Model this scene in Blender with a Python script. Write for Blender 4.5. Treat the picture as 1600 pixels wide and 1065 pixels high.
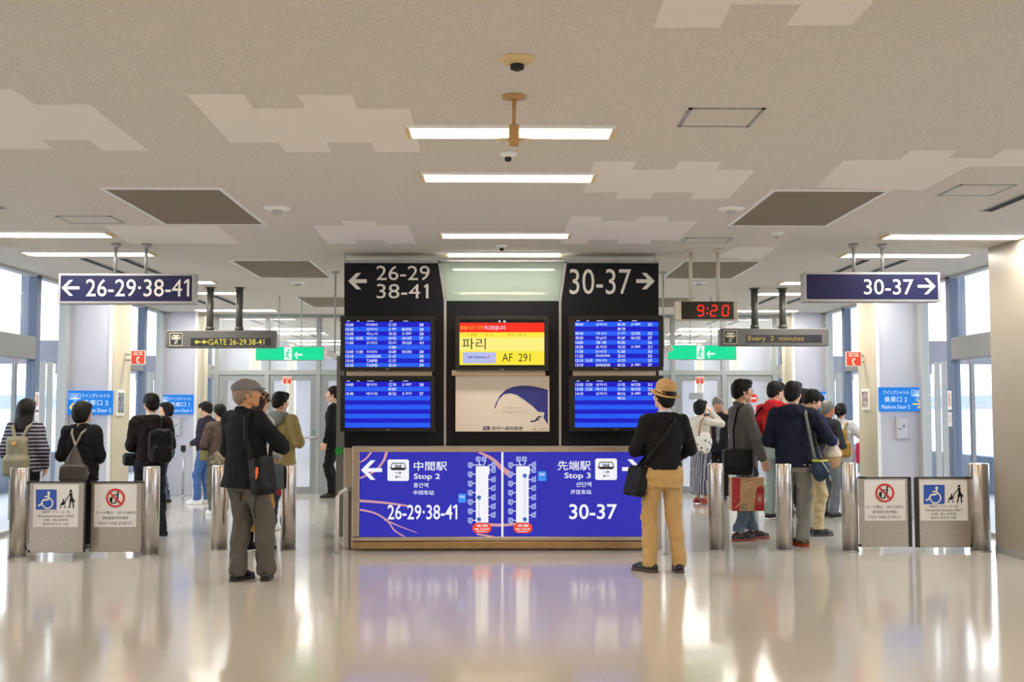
import bpy, math, random
import numpy as np
from mathutils import Vector, Matrix, Euler
for o in list(bpy.data.objects): bpy.data.objects.remove(o)
SC = bpy.context.scene
COL = SC.collection
R = math.radians
# ------------------------------------------------------------------ camera, world, exposure
F, CX, CY, VX, VY, EYE, CEIL = 1750.0, 800.0, 532.5, 775.0, 640.0, 1.5, 3.23
cd = bpy.data.cameras.new('camera'); cam = bpy.data.objects.new('camera', cd); COL.objects.link(cam)
cd.sensor_width = 36; cd.lens = 36*F/1600; cd.clip_start = .05; cd.clip_end = 400
cam.location = (0, 0, EYE)
cam.rotation_euler = (R(90)+math.atan((VY-CY)/F), 0, -math.atan((CX-VX)/F))
SC.camera = cam
CM = Euler(cam.rotation_euler).to_matrix()
SC.view_settings.view_transform = 'Standard'; SC.view_settings.look = 'None'
SC.view_settings.gamma = 1; SC.view_settings.use_curve_mapping = False
SC.view_settings.exposure = 0.0
SC.cycles.use_denoising = True
SC.cycles.max_bounces = 7; SC.cycles.diffuse_bounces = 4; SC.cycles.glossy_bounces = 4
SC.cycles.transparent_max_bounces = 16; SC.cycles.transmission_bounces = 4
SC.cycles.caustics_reflective = False; SC.cycles.caustics_refractive = False
SC.cycles.sample_clamp_indirect = 6
w = bpy.data.worlds.new('overcast_sky'); SC.world = w; w.use_nodes = True
w.node_tree.nodes['Background'].inputs[0].default_value = (.93, .97, 1, 1)
w.node_tree.nodes['Background'].inputs[1].default_value = SKY = 4.0
STRIP = 34.0      # brightness of the fluorescent strips
# ------------------------------------------------------------------ helpers
def ray(px, py): return CM @ Vector((px-CX, CY-py, -F))
def at(px, py, Y):
    d = ray(px, py); t = Y/d.y; return Vector((d.x*t, Y, EYE+d.z*t))
def onz(px, py, z):
    d = ray(px, py); t = (z-EYE)/d.z; return Vector((d.x*t, d.y*t, z))
def fl(px, py): return onz(px, py, 0.0)
def ce(px, py): return onz(px, py, CEIL)
def lin(c):
    if isinstance(c, str): c = [int(c[i:i+2], 16)/255 for i in (0, 2, 4)]
    return tuple((v/12.92 if v <= .04045 else ((v+.055)/1.055)**2.4) for v in c)+(1,)
MATS = {}
def mat(name, c, rough=.5, metal=0, var=0, scale=20, bump=0, spec=.5, stretch=(1, 1, 1), coat=0, c2=None, detail=4):
    if name in MATS: return MATS[name]
    m = bpy.data.materials.new(name); m.use_nodes = True; nt = m.node_tree; b = nt.nodes['Principled BSDF']
    b.inputs['Base Color'].default_value = lin(c); b.inputs['Roughness'].default_value = rough
    b.inputs['Metallic'].default_value = metal; b.inputs['Specular IOR Level'].default_value = spec
    b.inputs['Coat Weight'].default_value = coat
    if var or bump or c2:
        tc = nt.nodes.new('ShaderNodeTexCoord'); mp = nt.nodes.new('ShaderNodeMapping'); mp.inputs['Scale'].default_value = stretch
        n = nt.nodes.new('ShaderNodeTexNoise'); n.inputs['Scale'].default_value = scale; n.inputs['Detail'].default_value = detail
        nt.links.new(tc.outputs['Object'], mp.inputs[0]); nt.links.new(mp.outputs[0], n.inputs['Vector'])
        if var or c2:
            r = nt.nodes.new('ShaderNodeValToRGB'); nt.links.new(n.outputs[0], r.inputs[0])
            a = lin(c)
            if c2: r.color_ramp.elements[0].color = a; r.color_ramp.elements[1].color = lin(c2)
            else:
                r.color_ramp.elements[0].color = tuple(v*(1-var) for v in a[:3])+(1,)
                r.color_ramp.elements[1].color = tuple(min(1, v*(1+var)) for v in a[:3])+(1,)
            r.color_ramp.elements[0].position = .35; r.color_ramp.elements[1].position = .65
            nt.links.new(r.outputs[0], b.inputs['Base Color'])
        if bump:
            bp = nt.nodes.new('ShaderNodeBump'); bp.inputs['Strength'].default_value = bump; bp.inputs['Distance'].default_value = .01
            nt.links.new(n.outputs[0], bp.inputs['Height']); nt.links.new(bp.outputs[0], b.inputs['Normal'])
    MATS[name] = m; return m
def emit(name, c, s=1.0):
    if name in MATS: return MATS[name]
    m = bpy.data.materials.new(name); m.use_nodes = True; nt = m.node_tree; b = nt.nodes['Principled BSDF']
    b.inputs['Base Color'].default_value = (.01, .01, .01, 1); b.inputs['Roughness'].default_value = .35; b.inputs['Specular IOR Level'].default_value = .12
    b.inputs['Emission Color'].default_value = lin(c); b.inputs['Emission Strength'].default_value = s
    if s < 1.6: m.cycles.emission_sampling = 'NONE'
    MATS[name] = m; return m
def glassmat(name, c=(.97, .98, .99), k=1.0, haze=0):
    m = bpy.data.materials.new(name); m.use_nodes = True; nt = m.node_tree; nt.nodes.clear()
    o = nt.nodes.new('ShaderNodeOutputMaterial'); mx = nt.nodes.new('ShaderNodeMixShader'); t = nt.nodes.new('ShaderNodeBsdfTransparent')
    g = nt.nodes.new('ShaderNodeBsdfGlossy'); lw = nt.nodes.new('ShaderNodeLayerWeight'); lw.inputs[0].default_value = .5
    pw = nt.nodes.new('ShaderNodeMath'); pw.operation = 'POWER'; pw.inputs[1].default_value = 4.5; nt.links.new(lw.outputs['Facing'], pw.inputs[0])
    fr = nt.nodes.new('ShaderNodeMath'); fr.operation = 'MULTIPLY_ADD'; fr.inputs[1].default_value = .55; fr.inputs[2].default_value = .03; nt.links.new(pw.outputs[0], fr.inputs[0])
    t.inputs[0].default_value = tuple(c)+(1,); g.inputs['Roughness'].default_value = .03; g.inputs['Color'].default_value = (.9, .9, .9, 1)
    nt.links.new(fr.outputs[0], mx.inputs[0]); nt.links.new(g.outputs[0], mx.inputs[2])
    if haze:
        d = nt.nodes.new('ShaderNodeBsdfTranslucent'); d.inputs[0].default_value = tuple(c)+(1,)
        d2 = nt.nodes.new('ShaderNodeBsdfDiffuse'); d2.inputs[0].default_value = tuple(c)+(1,)
        m1 = nt.nodes.new('ShaderNodeMixShader'); m1.inputs[0].default_value = .5; nt.links.new(d.outputs[0], m1.inputs[1]); nt.links.new(d2.outputs[0], m1.inputs[2])
        m2 = nt.nodes.new('ShaderNodeMixShader'); m2.inputs[0].default_value = haze
        nt.links.new(t.outputs[0], m2.inputs[1]); nt.links.new(m1.outputs[0], m2.inputs[2]); nt.links.new(m2.outputs[0], mx.inputs[1])
    else: nt.links.new(t.outputs[0], mx.inputs[1])
    nt.links.new(mx.outputs[0], o.inputs[0]); MATS[name] = m; return m
# ---- text
_tc = {}
def text_geo(s, bold=0.0):
    k = (s, bold)
    if k in _tc: return _tc[k]
    cu = bpy.data.curves.new('t', 'FONT'); cu.body = s; cu.size = 1; cu.resolution_u = 3; cu.offset = bold if all(ord(c) < 256 for c in s) else min(bold, .008)
    o = bpy.data.objects.new('t', cu); COL.objects.link(o); bpy.context.view_layer.update()
    dg = bpy.context.evaluated_depsgraph_get(); me = o.evaluated_get(dg).to_mesh()
    v = np.array([(p.co.x, p.co.y) for p in me.vertices]) if len(me.vertices) else np.zeros((0, 2))
    f = [tuple(p.vertices) for p in me.polygons]
    o.evaluated_get(dg).to_mesh_clear(); bpy.data.objects.remove(o); bpy.data.curves.remove(cu)
    _tc[k] = (v, f); return _tc[k]
# ---- mesh builder
class MB:
    def __init__(s): s.v = []; s.f = []
    def add(s, v, f):
        n = len(s.v); s.v += [Vector(p) for p in v]; s.f += [tuple(i+n for i in q) for q in f]; return s
    def box(s, a, b):
        x0, x1 = sorted((a[0], b[0])); y0, y1 = sorted((a[1], b[1])); z0, z1 = sorted((a[2], b[2]))
        return s.add([(x0,y0,z0),(x1,y0,z0),(x1,y1,z0),(x0,y1,z0),(x0,y0,z1),(x1,y0,z1),(x1,y1,z1),(x0,y1,z1)],
                     [(0,3,2,1),(4,5,6,7),(0,1,5,4),(1,2,6,5),(2,3,7,6),(3,0,4,7)])
    def pbox(s, x0, y0, x1, y1, Y, d):          # front face seen at these pixels at distance Y, depth d
        return s.box(at(x0, y1, Y), at(x1, y0, Y)+Vector((0, d, 0)))
    def prism(s, pts, n):                        # closed polygon (3-D), extruded by vector n
        k = len(pts); n = Vector(n); p = [Vector(q) for q in pts]
        return s.add(p+[q+n for q in p], [tuple(range(k)), tuple(range(2*k-1, k-1, -1))]+[(i, i+k, (i+1) % k+k, (i+1) % k) for i in range(k)])
    def poly(s, pts, Y):                         # flat polygon on plane Y
        return s.add([at(x, y, Y) for x, y in pts], [tuple(range(len(pts)))[::-1]])
    def rect(s, x0, y0, x1, y1, Y): return s.poly([(x0, y0), (x1, y0), (x1, y1), (x0, y1)], Y)
    def stroke(s, pts, w, Y):
        for (a, b), (c, d) in zip(pts[:-1], pts[1:]):
            l = math.hypot(c-a, d-b) or 1; nx, ny = -(d-b)/l*w/2, (c-a)/l*w/2
            s.poly([(a+nx, b+ny), (c+nx, d+ny), (c-nx, d-ny), (a-nx, b-ny)], Y)
        return s
    def disc(s, cx, cy, r, Y, n=24, ry=None):
        ry = ry or r
        return s.poly([(cx+r*math.cos(i*2*math.pi/n), cy+ry*math.sin(i*2*math.pi/n)) for i in range(n)], Y)
    def arc(s, cx, cy, r, w, Y, a0=0, a1=360, n=24):
        return s.stroke([(cx+r*math.cos(R(a0+(a1-a0)*i/n)), cy+r*math.sin(R(a0+(a1-a0)*i/n))) for i in range(n+1)], w, Y)
    def rrect(s, x0, y0, x1, y1, r, Y):
        p = []
        for cx, cy, a in ((x1-r, y1-r, 0), (x0+r, y1-r, 90), (x0+r, y0+r, 180), (x1-r, y0+r, 270)):
            for i in range(5): p.append((cx+r*math.cos(R(a+i*22.5)), cy+r*math.sin(R(a+i*22.5))))
        return s.poly(p, Y)
    def text(s, t, x0, y0, x1, y1, Y, bold=0.0, mode='fit', shear=0):
        v, f = text_geo(t, bold)
        if len(v) == 0: return s
        lo, hi = v.min(0), v.max(0); w, h = hi-lo
        a, b = at(x0, y1, Y), at(x1, y0, Y)
        sx, sz = (b.x-a.x)/max(w, 1e-6), (b.z-a.z)/max(h, 1e-6)
        if mode == 'left': sx = sz
        return s.add([(a.x+(p[0]-lo[0])*sx+shear*(p[1]-lo[1])*sz, Y, a.z+(p[1]-lo[1])*sz) for p in v], f)
    def flag(s, x1, y0, y1, Y, st=.15):          # the slanted flag of a closing figure 1
        H = y1-y0; a = x1-H*st
        return s.poly([(x1-.2, y0), (a+.3, y0), (a-H*.17, y0+H*.15), (a-H*.14, y0+H*.27), (a+.3, y0+H*.17)][::1], Y-.0004)
    def tube(s, pts, r, n=12, cap=True):
        pts = [Vector(p) for p in pts]; rs = r if isinstance(r, (list, tuple)) else [r]*len(pts); base = len(s.v)
        up = Vector((0, 0, 1)); V = []
        for i, p in enumerate(pts):
            t = (pts[min(i+1, len(pts)-1)]-pts[max(i-1, 0)]).normalized()
            u = t.cross(up if abs(t.z) < .95 else Vector((1, 0, 0))).normalized(); v = t.cross(u)
            if i and u.dot(pu) < 0 and abs(t.z) >= .95: pass
            pu = u
            for j in range(n):
                a = 2*math.pi*j/n; V.append(p+(u*math.cos(a)+v*math.sin(a))*rs[i])
        f = [(i*n+j, i*n+(j+1) % n, (i+1)*n+(j+1) % n, (i+1)*n+j) for i in range(len(pts)-1) for j in range(n)]
        if cap: f += [tuple(range(n))[::-1], tuple(range((len(pts)-1)*n, len(pts)*n))]
        return s.add(V, f)
    def lathe(s, c, prof, n=32):                 # prof: (r, z) list about vertical axis at c
        c = Vector(c); V = [c+Vector((r*math.cos(2*math.pi*j/n), r*math.sin(2*math.pi*j/n), z)) for r, z in prof for j in range(n)]
        f = [(i*n+j, i*n+(j+1) % n, (i+1)*n+(j+1) % n, (i+1)*n+j) for i in range(len(prof)-1) for j in range(n)]
        f += [tuple(range(n))[::-1], tuple(range((len(prof)-1)*n, len(prof)*n))]
        return s.add(V, f)
    def build(s, name, m, root=None, parent=None, bevel=0, smooth=False, label=None):
        off = root.location if root else Vector((0, 0, 0))
        me = bpy.data.meshes.new(name); me.from_pydata([tuple(p-off) for p in s.v], [], s.f); me.materials.append(m)
        o = bpy.data.objects.new(name, me); COL.objects.link(o); o.parent = parent or root
        if smooth:
            me.polygons.foreach_set('use_smooth', [len(p.vertices) < 9 for p in me.polygons])
        if bevel:
            b = o.modifiers.new('bevel', 'BEVEL'); b.width = bevel; b.segments = 2; b.limit_method = 'ANGLE'
        if label: o['label'] = label
        return o
def thing(name, label, cat, loc, group=None, rz=0):
    o = bpy.data.objects.new(name, None); COL.objects.link(o); o.location = loc; o.rotation_euler = (0, 0, rz)
    o.empty_display_size = .1; o['label'] = label; o['category'] = cat
    if group: o['group'] = group
    return o
def tag(o, label, cat, group=None):
    o['label'] = label; o['category'] = cat
    if group: o['group'] = group
    return o
def single(mb, name, m, label, cat, base, group=None, **k):   # one-mesh thing with its origin at base
    o = mb.build(name, m, **k)
    base = Vector(base); o.data.transform(Matrix.Translation(-base)); o.location = base
    return tag(o, label, cat, group)
def struct(o, label=None):
    o['kind'] = 'structure'
    if label: o['label'] = label
    return o
def sroot(name, loc=(0, 0, 0), label=None):
    o = bpy.data.objects.new(name, None); COL.objects.link(o); o.location = loc; o.empty_display_size = .1
    return struct(o, label)
# ------------------------------------------------------------------ materials
M_ceil = mat('ceiling_board', 'd9d4cb', .9, var=.13, scale=110, bump=.15, spec=.2, detail=6)
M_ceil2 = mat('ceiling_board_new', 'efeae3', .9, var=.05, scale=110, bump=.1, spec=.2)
M_lav = mat('lavender_panel', 'c9cad6', .35, var=.02, scale=2)
M_beige = mat('beige_pillar_panel', 'c8c1aa', .38, var=.02, scale=2)
M_beige2 = mat('taupe_pillar_panel', '9a9082', .38, var=.02, scale=2)
M_steel = mat('brushed_steel', 'c3bdb8', .26, 1, var=.04, scale=60, stretch=(1, 1, .03))
M_steelw = mat('brushed_warm_steel', 'c6bbac', .3, 1, var=.05, scale=60, stretch=(.03, 1, 1))
M_alu = mat('aluminium', 'a9a9a8', .4, .6)
M_bluegrey = mat('bluegrey_frame', '6a7890', .5, .2)
M_grey = mat('grey_frame', '8b8d8e', .5, .2)
M_lgrey = mat('light_grey_frame', 'b5b8b8', .5, .1)
M_dgrey = mat('dark_grey_sign', '5c5a58', .45, .1)
M_black = mat('black_panel', '080a14', .4, spec=.25)
M_tv = mat('television_plastic', '08080a', .3)
M_white = mat('white_paint', 'f0f0ee', .5)
M_cream = mat('cream_paint', 'c9c2b2', .5)
M_taupe = mat('taupe_grille', '857a68', .8, var=.06, scale=200)
M_slot = mat('slot_dark', '1c1a18', .7)
M_navy = mat('navy_sign_face', '1b1c46', .4, spec=.3)
M_wglyph = mat('white_lettering', 'dcd8d2', .6)
M_glass = glassmat('window_glass')
M_frost = glassmat('green_tinted_glass', (.84, .95, .85), haze=.94)
M_part = glassmat('partition_glass', (.93, .95, .97), haze=.12)
M_strip = emit('fluorescent_tube', 'fff8ec', STRIP)
M_stripw = emit('warm_fluorescent_tube', 'ffdfb4', STRIP*.9)
# ------------------------------------------------------------------ shell
XW, XP = 5.9, 5.29
Y0, YE = -7.0, 34.0
fm = bpy.data.materials.new('polished_vinyl_floor'); fm.use_nodes = True; nt = fm.node_tree; b = nt.nodes['Principled BSDF']
tc = nt.nodes.new('ShaderNodeTexCoord')
n1 = nt.nodes.new('ShaderNodeTexNoise'); n1.inputs['Scale'].default_value = 1.2; n1.inputs['Detail'].default_value = 3
n2 = nt.nodes.new('ShaderNodeTexNoise'); n2.inputs['Scale'].default_value = 150; n2.inputs['Detail'].default_value = 3
nt.links.new(tc.outputs['Object'], n1.inputs['Vector']); nt.links.new(tc.outputs['Object'], n2.inputs['Vector'])
r = nt.nodes.new('ShaderNodeValToRGB'); r.color_ramp.elements[0].color = lin('bbb7b0'); r.color_ramp.elements[1].color = lin('c8c4bd')
nt.links.new(n2.outputs[0], r.inputs[0])
br = nt.nodes.new('ShaderNodeTexBrick'); br.offset = 0; br.inputs['Scale'].default_value = 1; br.inputs['Mortar Size'].default_value = .0012
br.inputs['Brick Width'].default_value = .6; br.inputs['Row Height'].default_value = .6; br.inputs['Color2'].default_value = br.inputs['Color1'].default_value = (1, 1, 1, 1)
br.inputs['Mortar'].default_value = (.86, .85, .83, 1); nt.links.new(tc.outputs['Object'], br.inputs['Vector'])
mx = nt.nodes.new('ShaderNodeMix'); mx.data_type = 'RGBA'; mx.blend_type = 'MULTIPLY'; mx.inputs[0].default_value = 1
nt.links.new(r.outputs[0], mx.inputs[6]); nt.links.new(br.outputs[0], mx.inputs[7]); nt.links.new(mx.outputs[2], b.inputs['Base Color'])
bp = nt.nodes.new('ShaderNodeBump'); bp.inputs['Strength'].default_value = .12; bp.inputs['Distance'].default_value = .02
nt.links.new(n1.outputs[0], bp.inputs['Height']); nt.links.new(bp.outputs[0], b.inputs['Normal'])
b.inputs['Roughness'].default_value = .11; b.inputs['Specular IOR Level'].default_value = .62
struct(MB().box((-XW-.15, Y0, -.1), (XW+.15, YE, 0)).build('floor', fm), 'polished beige grey floor')
cl = struct(MB().box((-XW-.1, Y0, CEIL), (XW+.1, YE, CEIL+.3)).build('ceiling', M_ceil), 'speckled off-white ceiling boards')
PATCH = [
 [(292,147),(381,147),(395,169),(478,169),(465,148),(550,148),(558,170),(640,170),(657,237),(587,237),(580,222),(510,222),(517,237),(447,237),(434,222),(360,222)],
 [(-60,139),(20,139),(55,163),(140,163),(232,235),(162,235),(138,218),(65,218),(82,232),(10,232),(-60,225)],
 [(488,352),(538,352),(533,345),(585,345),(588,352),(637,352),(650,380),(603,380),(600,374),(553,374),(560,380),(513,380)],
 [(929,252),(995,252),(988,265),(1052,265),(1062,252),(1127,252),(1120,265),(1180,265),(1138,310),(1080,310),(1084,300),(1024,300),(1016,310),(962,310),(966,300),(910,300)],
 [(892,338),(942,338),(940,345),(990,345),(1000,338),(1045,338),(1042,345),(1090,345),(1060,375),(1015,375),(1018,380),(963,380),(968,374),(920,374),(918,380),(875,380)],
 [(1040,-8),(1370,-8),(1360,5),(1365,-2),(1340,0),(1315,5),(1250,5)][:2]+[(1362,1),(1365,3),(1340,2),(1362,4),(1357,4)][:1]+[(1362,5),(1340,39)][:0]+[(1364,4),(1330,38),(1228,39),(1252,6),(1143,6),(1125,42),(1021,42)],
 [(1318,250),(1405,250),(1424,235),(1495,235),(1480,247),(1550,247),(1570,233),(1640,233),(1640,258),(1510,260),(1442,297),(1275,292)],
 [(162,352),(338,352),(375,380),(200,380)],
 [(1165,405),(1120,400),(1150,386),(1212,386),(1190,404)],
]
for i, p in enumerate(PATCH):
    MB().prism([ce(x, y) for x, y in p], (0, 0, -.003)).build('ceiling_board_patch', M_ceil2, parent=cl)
# pillars
def pillar(side, y0, y1):
    sx = side; a = XP*sx; b_ = (XW+.1)*sx
    m = MB().box((a, y0, 0), (b_, y1, CEIL)).build('pillar', M_lav, bevel=.006)
    struct(m, 'lavender pillar with beige hall side'); e = .012
    MB().box((a-sx*e, y0+.02, .0), (a, y1-.0, CEIL)).build('side_cladding', M_beige if y0 > 12 else M_beige2, parent=m)
    MB().box((a-sx*(e+.006), y0+.02, 0), (a-sx*e, y1, .08)).build('base_strip', M_alu, parent=m)
    MB().box((a-sx*.004, y0-.012, 0), (a+sx*.045, y0, CEIL)).build('corner_trim', M_white, parent=m)
    return m
PY = [(-2, -1.3), (2.4, 3.1), (6.8, 7.5), (10.9, 11.86), (15.5, 16.25), (19.9, 20.6), (24.3, 25), (28.7, 29.4)]
for s in (-1, 1):
    for a, b_ in PY: pillar(s, a, b_)
M_out = mat('outside_concrete', 'c8ccd2', .8)
M_outb = mat('outside_bluegrey_wall', '71849c', .7, var=.08, scale=3)
wn = 0
for s in (-1, 1):
    side = 'left' if s < 0 else 'right'
    for (a0, a), (b0, b1) in zip(PY[:-1], PY[1:]):
        wn += 1
        rt = sroot('window_%d' % wn, (s*XW, a, 0), 'tall glazed bay with grey posts and door beam')
        q = b0-1.15; x0, x1 = s*(XW-.03), s*(XW+.09)
        MB().box((x0, a, 2.14), (x1+s*.06, q, 2.43)).build('door_beam', M_grey, rt, bevel=.006)
        MB().box((x0-s*.03, a, 2.06), (x1+s*.06, a+.42, 2.56)).build('drive_box', M_grey, rt, bevel=.006)
        MB().box((x0, q, 0), (x1, q+.14, CEIL)).build('post', M_bluegrey, rt, bevel=.006)
        MB().box((x0, a, 0), (x1, a+.3, 2.1)).build('post', M_bluegrey, rt, bevel=.006)
        MB().box((x0, b0-.12, 0), (x1, b0, CEIL)).build('post', M_lgrey, rt, bevel=.006)
        MB().box((x0, a, CEIL-.03), (x1, b0, CEIL)).build('head_frame', M_lgrey, rt)
        MB().box((x0+s*.01, a, 0), (x1-s*.01, b0, .05)).build('sill', M_alu, rt)
        MB().box((s*XW+s*.02, a, 2.43), (s*XW+s*.028, q, CEIL)).build('pane', M_glass, rt)
        MB().box((s*XW+s*.02, a+.3, .05), (s*XW+s*.028, q, 2.14)).build('pane', M_glass, rt)
        MB().box((s*XW+s*.02, q+.14, .05), (s*XW+s*.028, b0-.12, CEIL)).build('pane', M_glass, rt)
        for xx in (.38, .62): MB().box((x0+s*.03, q+xx, 0), (x1-s*.02, q+xx+.035, 2.14)).build('door_rail', M_lgrey, rt)
        # platform lobby end wall that faces the hall's near end
        yb = b0+.02; xo = s*(XW+.1); xf = s*(XW+1.9)
        MB().box((xo, yb, 2.14), (xf, yb+.2, 2.46)).build('lobby_beam', mat('lobby_lavender', '8f92a0', .6), rt)
        for xx in (.1, .42, .72, 1.2):
            MB().box((s*(XW+xx), yb, 0), (s*(XW+xx+.05), yb+.06, 2.14)).build('lobby_frame', M_grey, rt)
        MB().box((s*(XW+.6), yb+.02, 2.46), (s*(XW+.68), yb+.08, CEIL+.2)).build('lobby_frame', M_bluegrey, rt)
    # outside: platform floor, guideway wall, far building
    struct(MB().box((s*(XW+.15), Y0, -.12), (s*60, 90, -.06)).build('ground', M_out), 'pale paving outside the windows')
    struct(MB().box((s*9.2, Y0, -.06), (s*9.5, 60, .62)).build('guideway_parapet', M_outb), 'blue grey parapet outside')
    struct(MB().box((s*(XW+.3), Y0, 4.35), (s*9.3, 50, 4.5)).build('added_shade_canopy', M_outb), 'unseen flat canopy added over the outside platform for shade')  # added above the sightline to shade the lobby beams from the sky
    f_ = thing('distant_building', 'pale blue grey building far beyond the %s windows' % side, 'building', (s*34, 70, -.1))
    MB().box((s*30, 60, -.1), (s*40, 82, 3.4)).build('wall', mat('distant_wall', 'c4ccd6', .8), f_)
    MB().box((s*29.9, 61, 1.6), (s*30, 80, 2.4)).build('window_band', mat('distant_glazing', '6f8094', .3), f_)
    MB().box((s*33, 66, 3.4), (s*38, 74, 4.4)).build('roof_box', mat('distant_wall', 'c4ccd6', .8), f_)
struct(MB().box((-XW-.15, YE, 0), (XW+.15, YE+.2, CEIL)).build('wall_back', M_lav))
struct(MB().box((-XW-.15, Y0-.2, 0), (XW+.15, Y0, CEIL)).build('wall_front', mat('warm_bounce_wall', 'b59a78', .6)))  # unseen wall behind the camera, coloured warm to tint the near ceiling
# ------------------------------------------------------------------ ceiling fittings
ORD = ['nearest', 'second nearest', 'third nearest', 'fourth nearest', 'fifth nearest', 'sixth nearest', 'seventh nearest', 'eighth nearest', 'ninth nearest', 'tenth nearest', 'eleventh nearest', 'twelfth nearest', 'thirteenth nearest', 'fourteenth nearest', 'fifteenth nearest']
LY = [2.7, 4.05, 6.87, 8.23, 11.0, 12.36, 15.1, 16.5, 19.4, 20.75, 23.7, 25.05, 27.9, 29.3]
def strip_light(cx, y, L, w, row, n, warm):
    t = thing('ceiling_light', 'long narrow fluorescent ceiling light, %s of the %s row' % (ORD[n], row), 'ceiling light', (cx, y, CEIL), 'recessed fluorescent ceiling lights')
    h = L/2
    MB().box((cx-h, y-w/2, CEIL-.012), (cx+h, y+w/2, CEIL-.004)).build('diffuser', M_stripw if warm else M_strip, t)
    fr = MB()
    for a, b_ in (((cx-h-.02, y-w/2-.018), (cx+h+.02, y-w/2)), ((cx-h-.02, y+w/2), (cx+h+.02, y+w/2+.018))):
        fr.box((a[0], a[1], CEIL-.018), (b_[0], b_[1], CEIL))
    fr.build('frame', M_white, t)
    for k in (-1, 1): MB().box((cx+k*h, y-w/2, CEIL-.02), (cx+k*(h+.03), y+w/2, CEIL)).build('end_cap', mat('warm_end_cap', 'e8cf8e', .4), t)
for row, cx, L in (('left', -4.5, 1.36), ('centre', .09, 1.24), ('right', 4.56, 1.36)):
    n = 0
    for i, y in enumerate(LY):
        if i < 2: continue
        if row != 'centre' and i < 4: continue
        if row == 'centre' and 11.5 < y < 14: pass
        strip_light(cx, y, L, .26 if i > 3 else .25, row, n, i < 4); n += 1
for row, cx, L in (('left', -4.5, 1.36), ('centre', .09, 1.24), ('right', 4.56, 1.36)):   # unseen lamps added near and behind the camera to warm the close ceiling
    for yi, y in enumerate((2.7, -1.5, -5.2) if row == 'centre' else (6.9, 2.7, -1.5)):
        o = MB().box((cx-L/2, y-.13, CEIL-.012), (cx+L/2, y+.13, CEIL-.004)).build('ceiling_light', M_stripw)
        tag(o, 'added unseen warm light in line with the %s row, %s outside the picture' % (row, ['first', 'second', 'third'][yi]), 'ceiling light', 'added warm lights overhead outside the picture')
n = [0, 0]
for k in range(5):
    for s in (-1, 1):
        ya = 8.72+4.2*k; x0, x1 = (-3.06, -2.17) if s < 0 else (2.2, 3.08)
        t = thing('ceiling_panel', '%s square-edged taupe ceiling panel on the %s' % (['nearest', 'second nearest', 'third nearest', 'fourth nearest', 'farthest'][k], 'left' if s < 0 else 'right'), 'ceiling panel', ((x0+x1)/2, ya+.8, CEIL), 'taupe ceiling grilles')
        MB().box((x0, ya, CEIL-.006), (x1, ya+1.65, CEIL-.001)).build('grille', M_taupe, t)
        fr = MB(); e = .03
        for a, b_ in (((x0-e, ya-e), (x1+e, ya)), ((x0-e, ya+1.65), (x1+e, ya+1.65+e)), ((x0-e, ya), (x0, ya+1.65)), ((x1, ya), (x1+e, ya+1.65))):
            fr.box((a[0], a[1], CEIL-.012), (b_[0], b_[1], CEIL))
        fr.build('frame', M_white, t)
        for j, xs in enumerate((4.27, 4.72)):
            yb = ya-.1 if k else ya-.6
            t = thing('air_slot', '%s narrow black air slot along the %s side, %s one' % (['nearest', 'second nearest', 'third nearest', 'fourth nearest', 'farthest'][k], 'left' if s < 0 else 'right', 'inner' if j == 0 else 'outer'), 'air vent', (s*xs, yb, CEIL), 'linear air slots')
            MB().box((s*xs-.045, yb, CEIL-.004), (s*xs+.045, yb+1.5, CEIL-.001)).build('slot', M_slot, t)
            g = MB()
            for dx in (-.052, .045): g.box((s*xs+dx, yb-.01, CEIL-.01), (s*xs+dx+.008, yb+1.51, CEIL))
            g.build('frame', M_lgrey, t)
def access(p, label):
    q = [ce(*c) for c in p]; x0 = q[0].x; x1 = q[1].x; ya = q[2].y; yb = q[0].y
    if ya > yb: ya, yb = yb, ya
    t = thing('access_panel', label, 'access panel', ((x0+x1)/2, ya, CEIL)); e = .022; g = MB()
    for a, b_ in (((x0, ya), (x1, ya+e)), ((x0, yb-e), (x1, yb)), ((x0, ya), (x0+e, yb)), ((x1-e, ya), (x1, yb))): g.box((a[0], a[1], CEIL-.006), (b_[0], b_[1], CEIL))
    g.build('frame', M_alu, t)
    MB().box((x0+e, ya+e, CEIL-.003), (x1-e, yb-e, CEIL)).build('hatch', M_ceil, t)
access([(1077, 168), (1197, 168), (1057, 197)], 'square ceiling access hatch with thin silver rim, right of the front light')
access([(1500, 288), (1590, 288), (1468, 305)], 'pale ceiling access hatch near the right windows')
access([(85, 337), (173, 337), (100, 348)], 'pale ceiling access hatch by the left windows')
access([(1072, 371), (1146, 371), (1064, 378)], 'small ceiling access hatch just before the clock')
def round_fit(px, py, r, name, label, dark=False, col=M_white):
    c = ce(px, py); t = thing(name, label, 'ceiling fitting', c)
    MB().lathe(c, [(r, 0), (r, -.008), (r*.8, -.02), (r*.4, -.03)]).build('rim', col, t, smooth=True)
    MB().lathe(c, [(r*.38, -.028), (r*.38, -.05), (r*.2, -.058)]).build('sensor', M_slot if dark else M_lgrey, t, smooth=True)
round_fit(433, 324, .115, 'smoke_detector', 'round white smoke detector left of the front lights')
round_fit(1143, 325, .115, 'smoke_detector', 'round white smoke detector beside the right taupe panel')
round_fit(808, 92, .09, 'ceiling_sensor', 'cream round sensor nearest the viewer on the ceiling', True, mat('cream_plastic', 'd8c08c', .5))
round_fit(794, 239, .06, 'ceiling_sensor', 'small round sensor under the hanging cream sensor', True)
round_fit(784, 383, .06, 'ceiling_sensor', 'small sensor above the glass of the information tower', True)
round_fit(1214, 363, .06, 'ceiling_sensor', 'small round fitting behind the right smoke detector')
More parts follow.
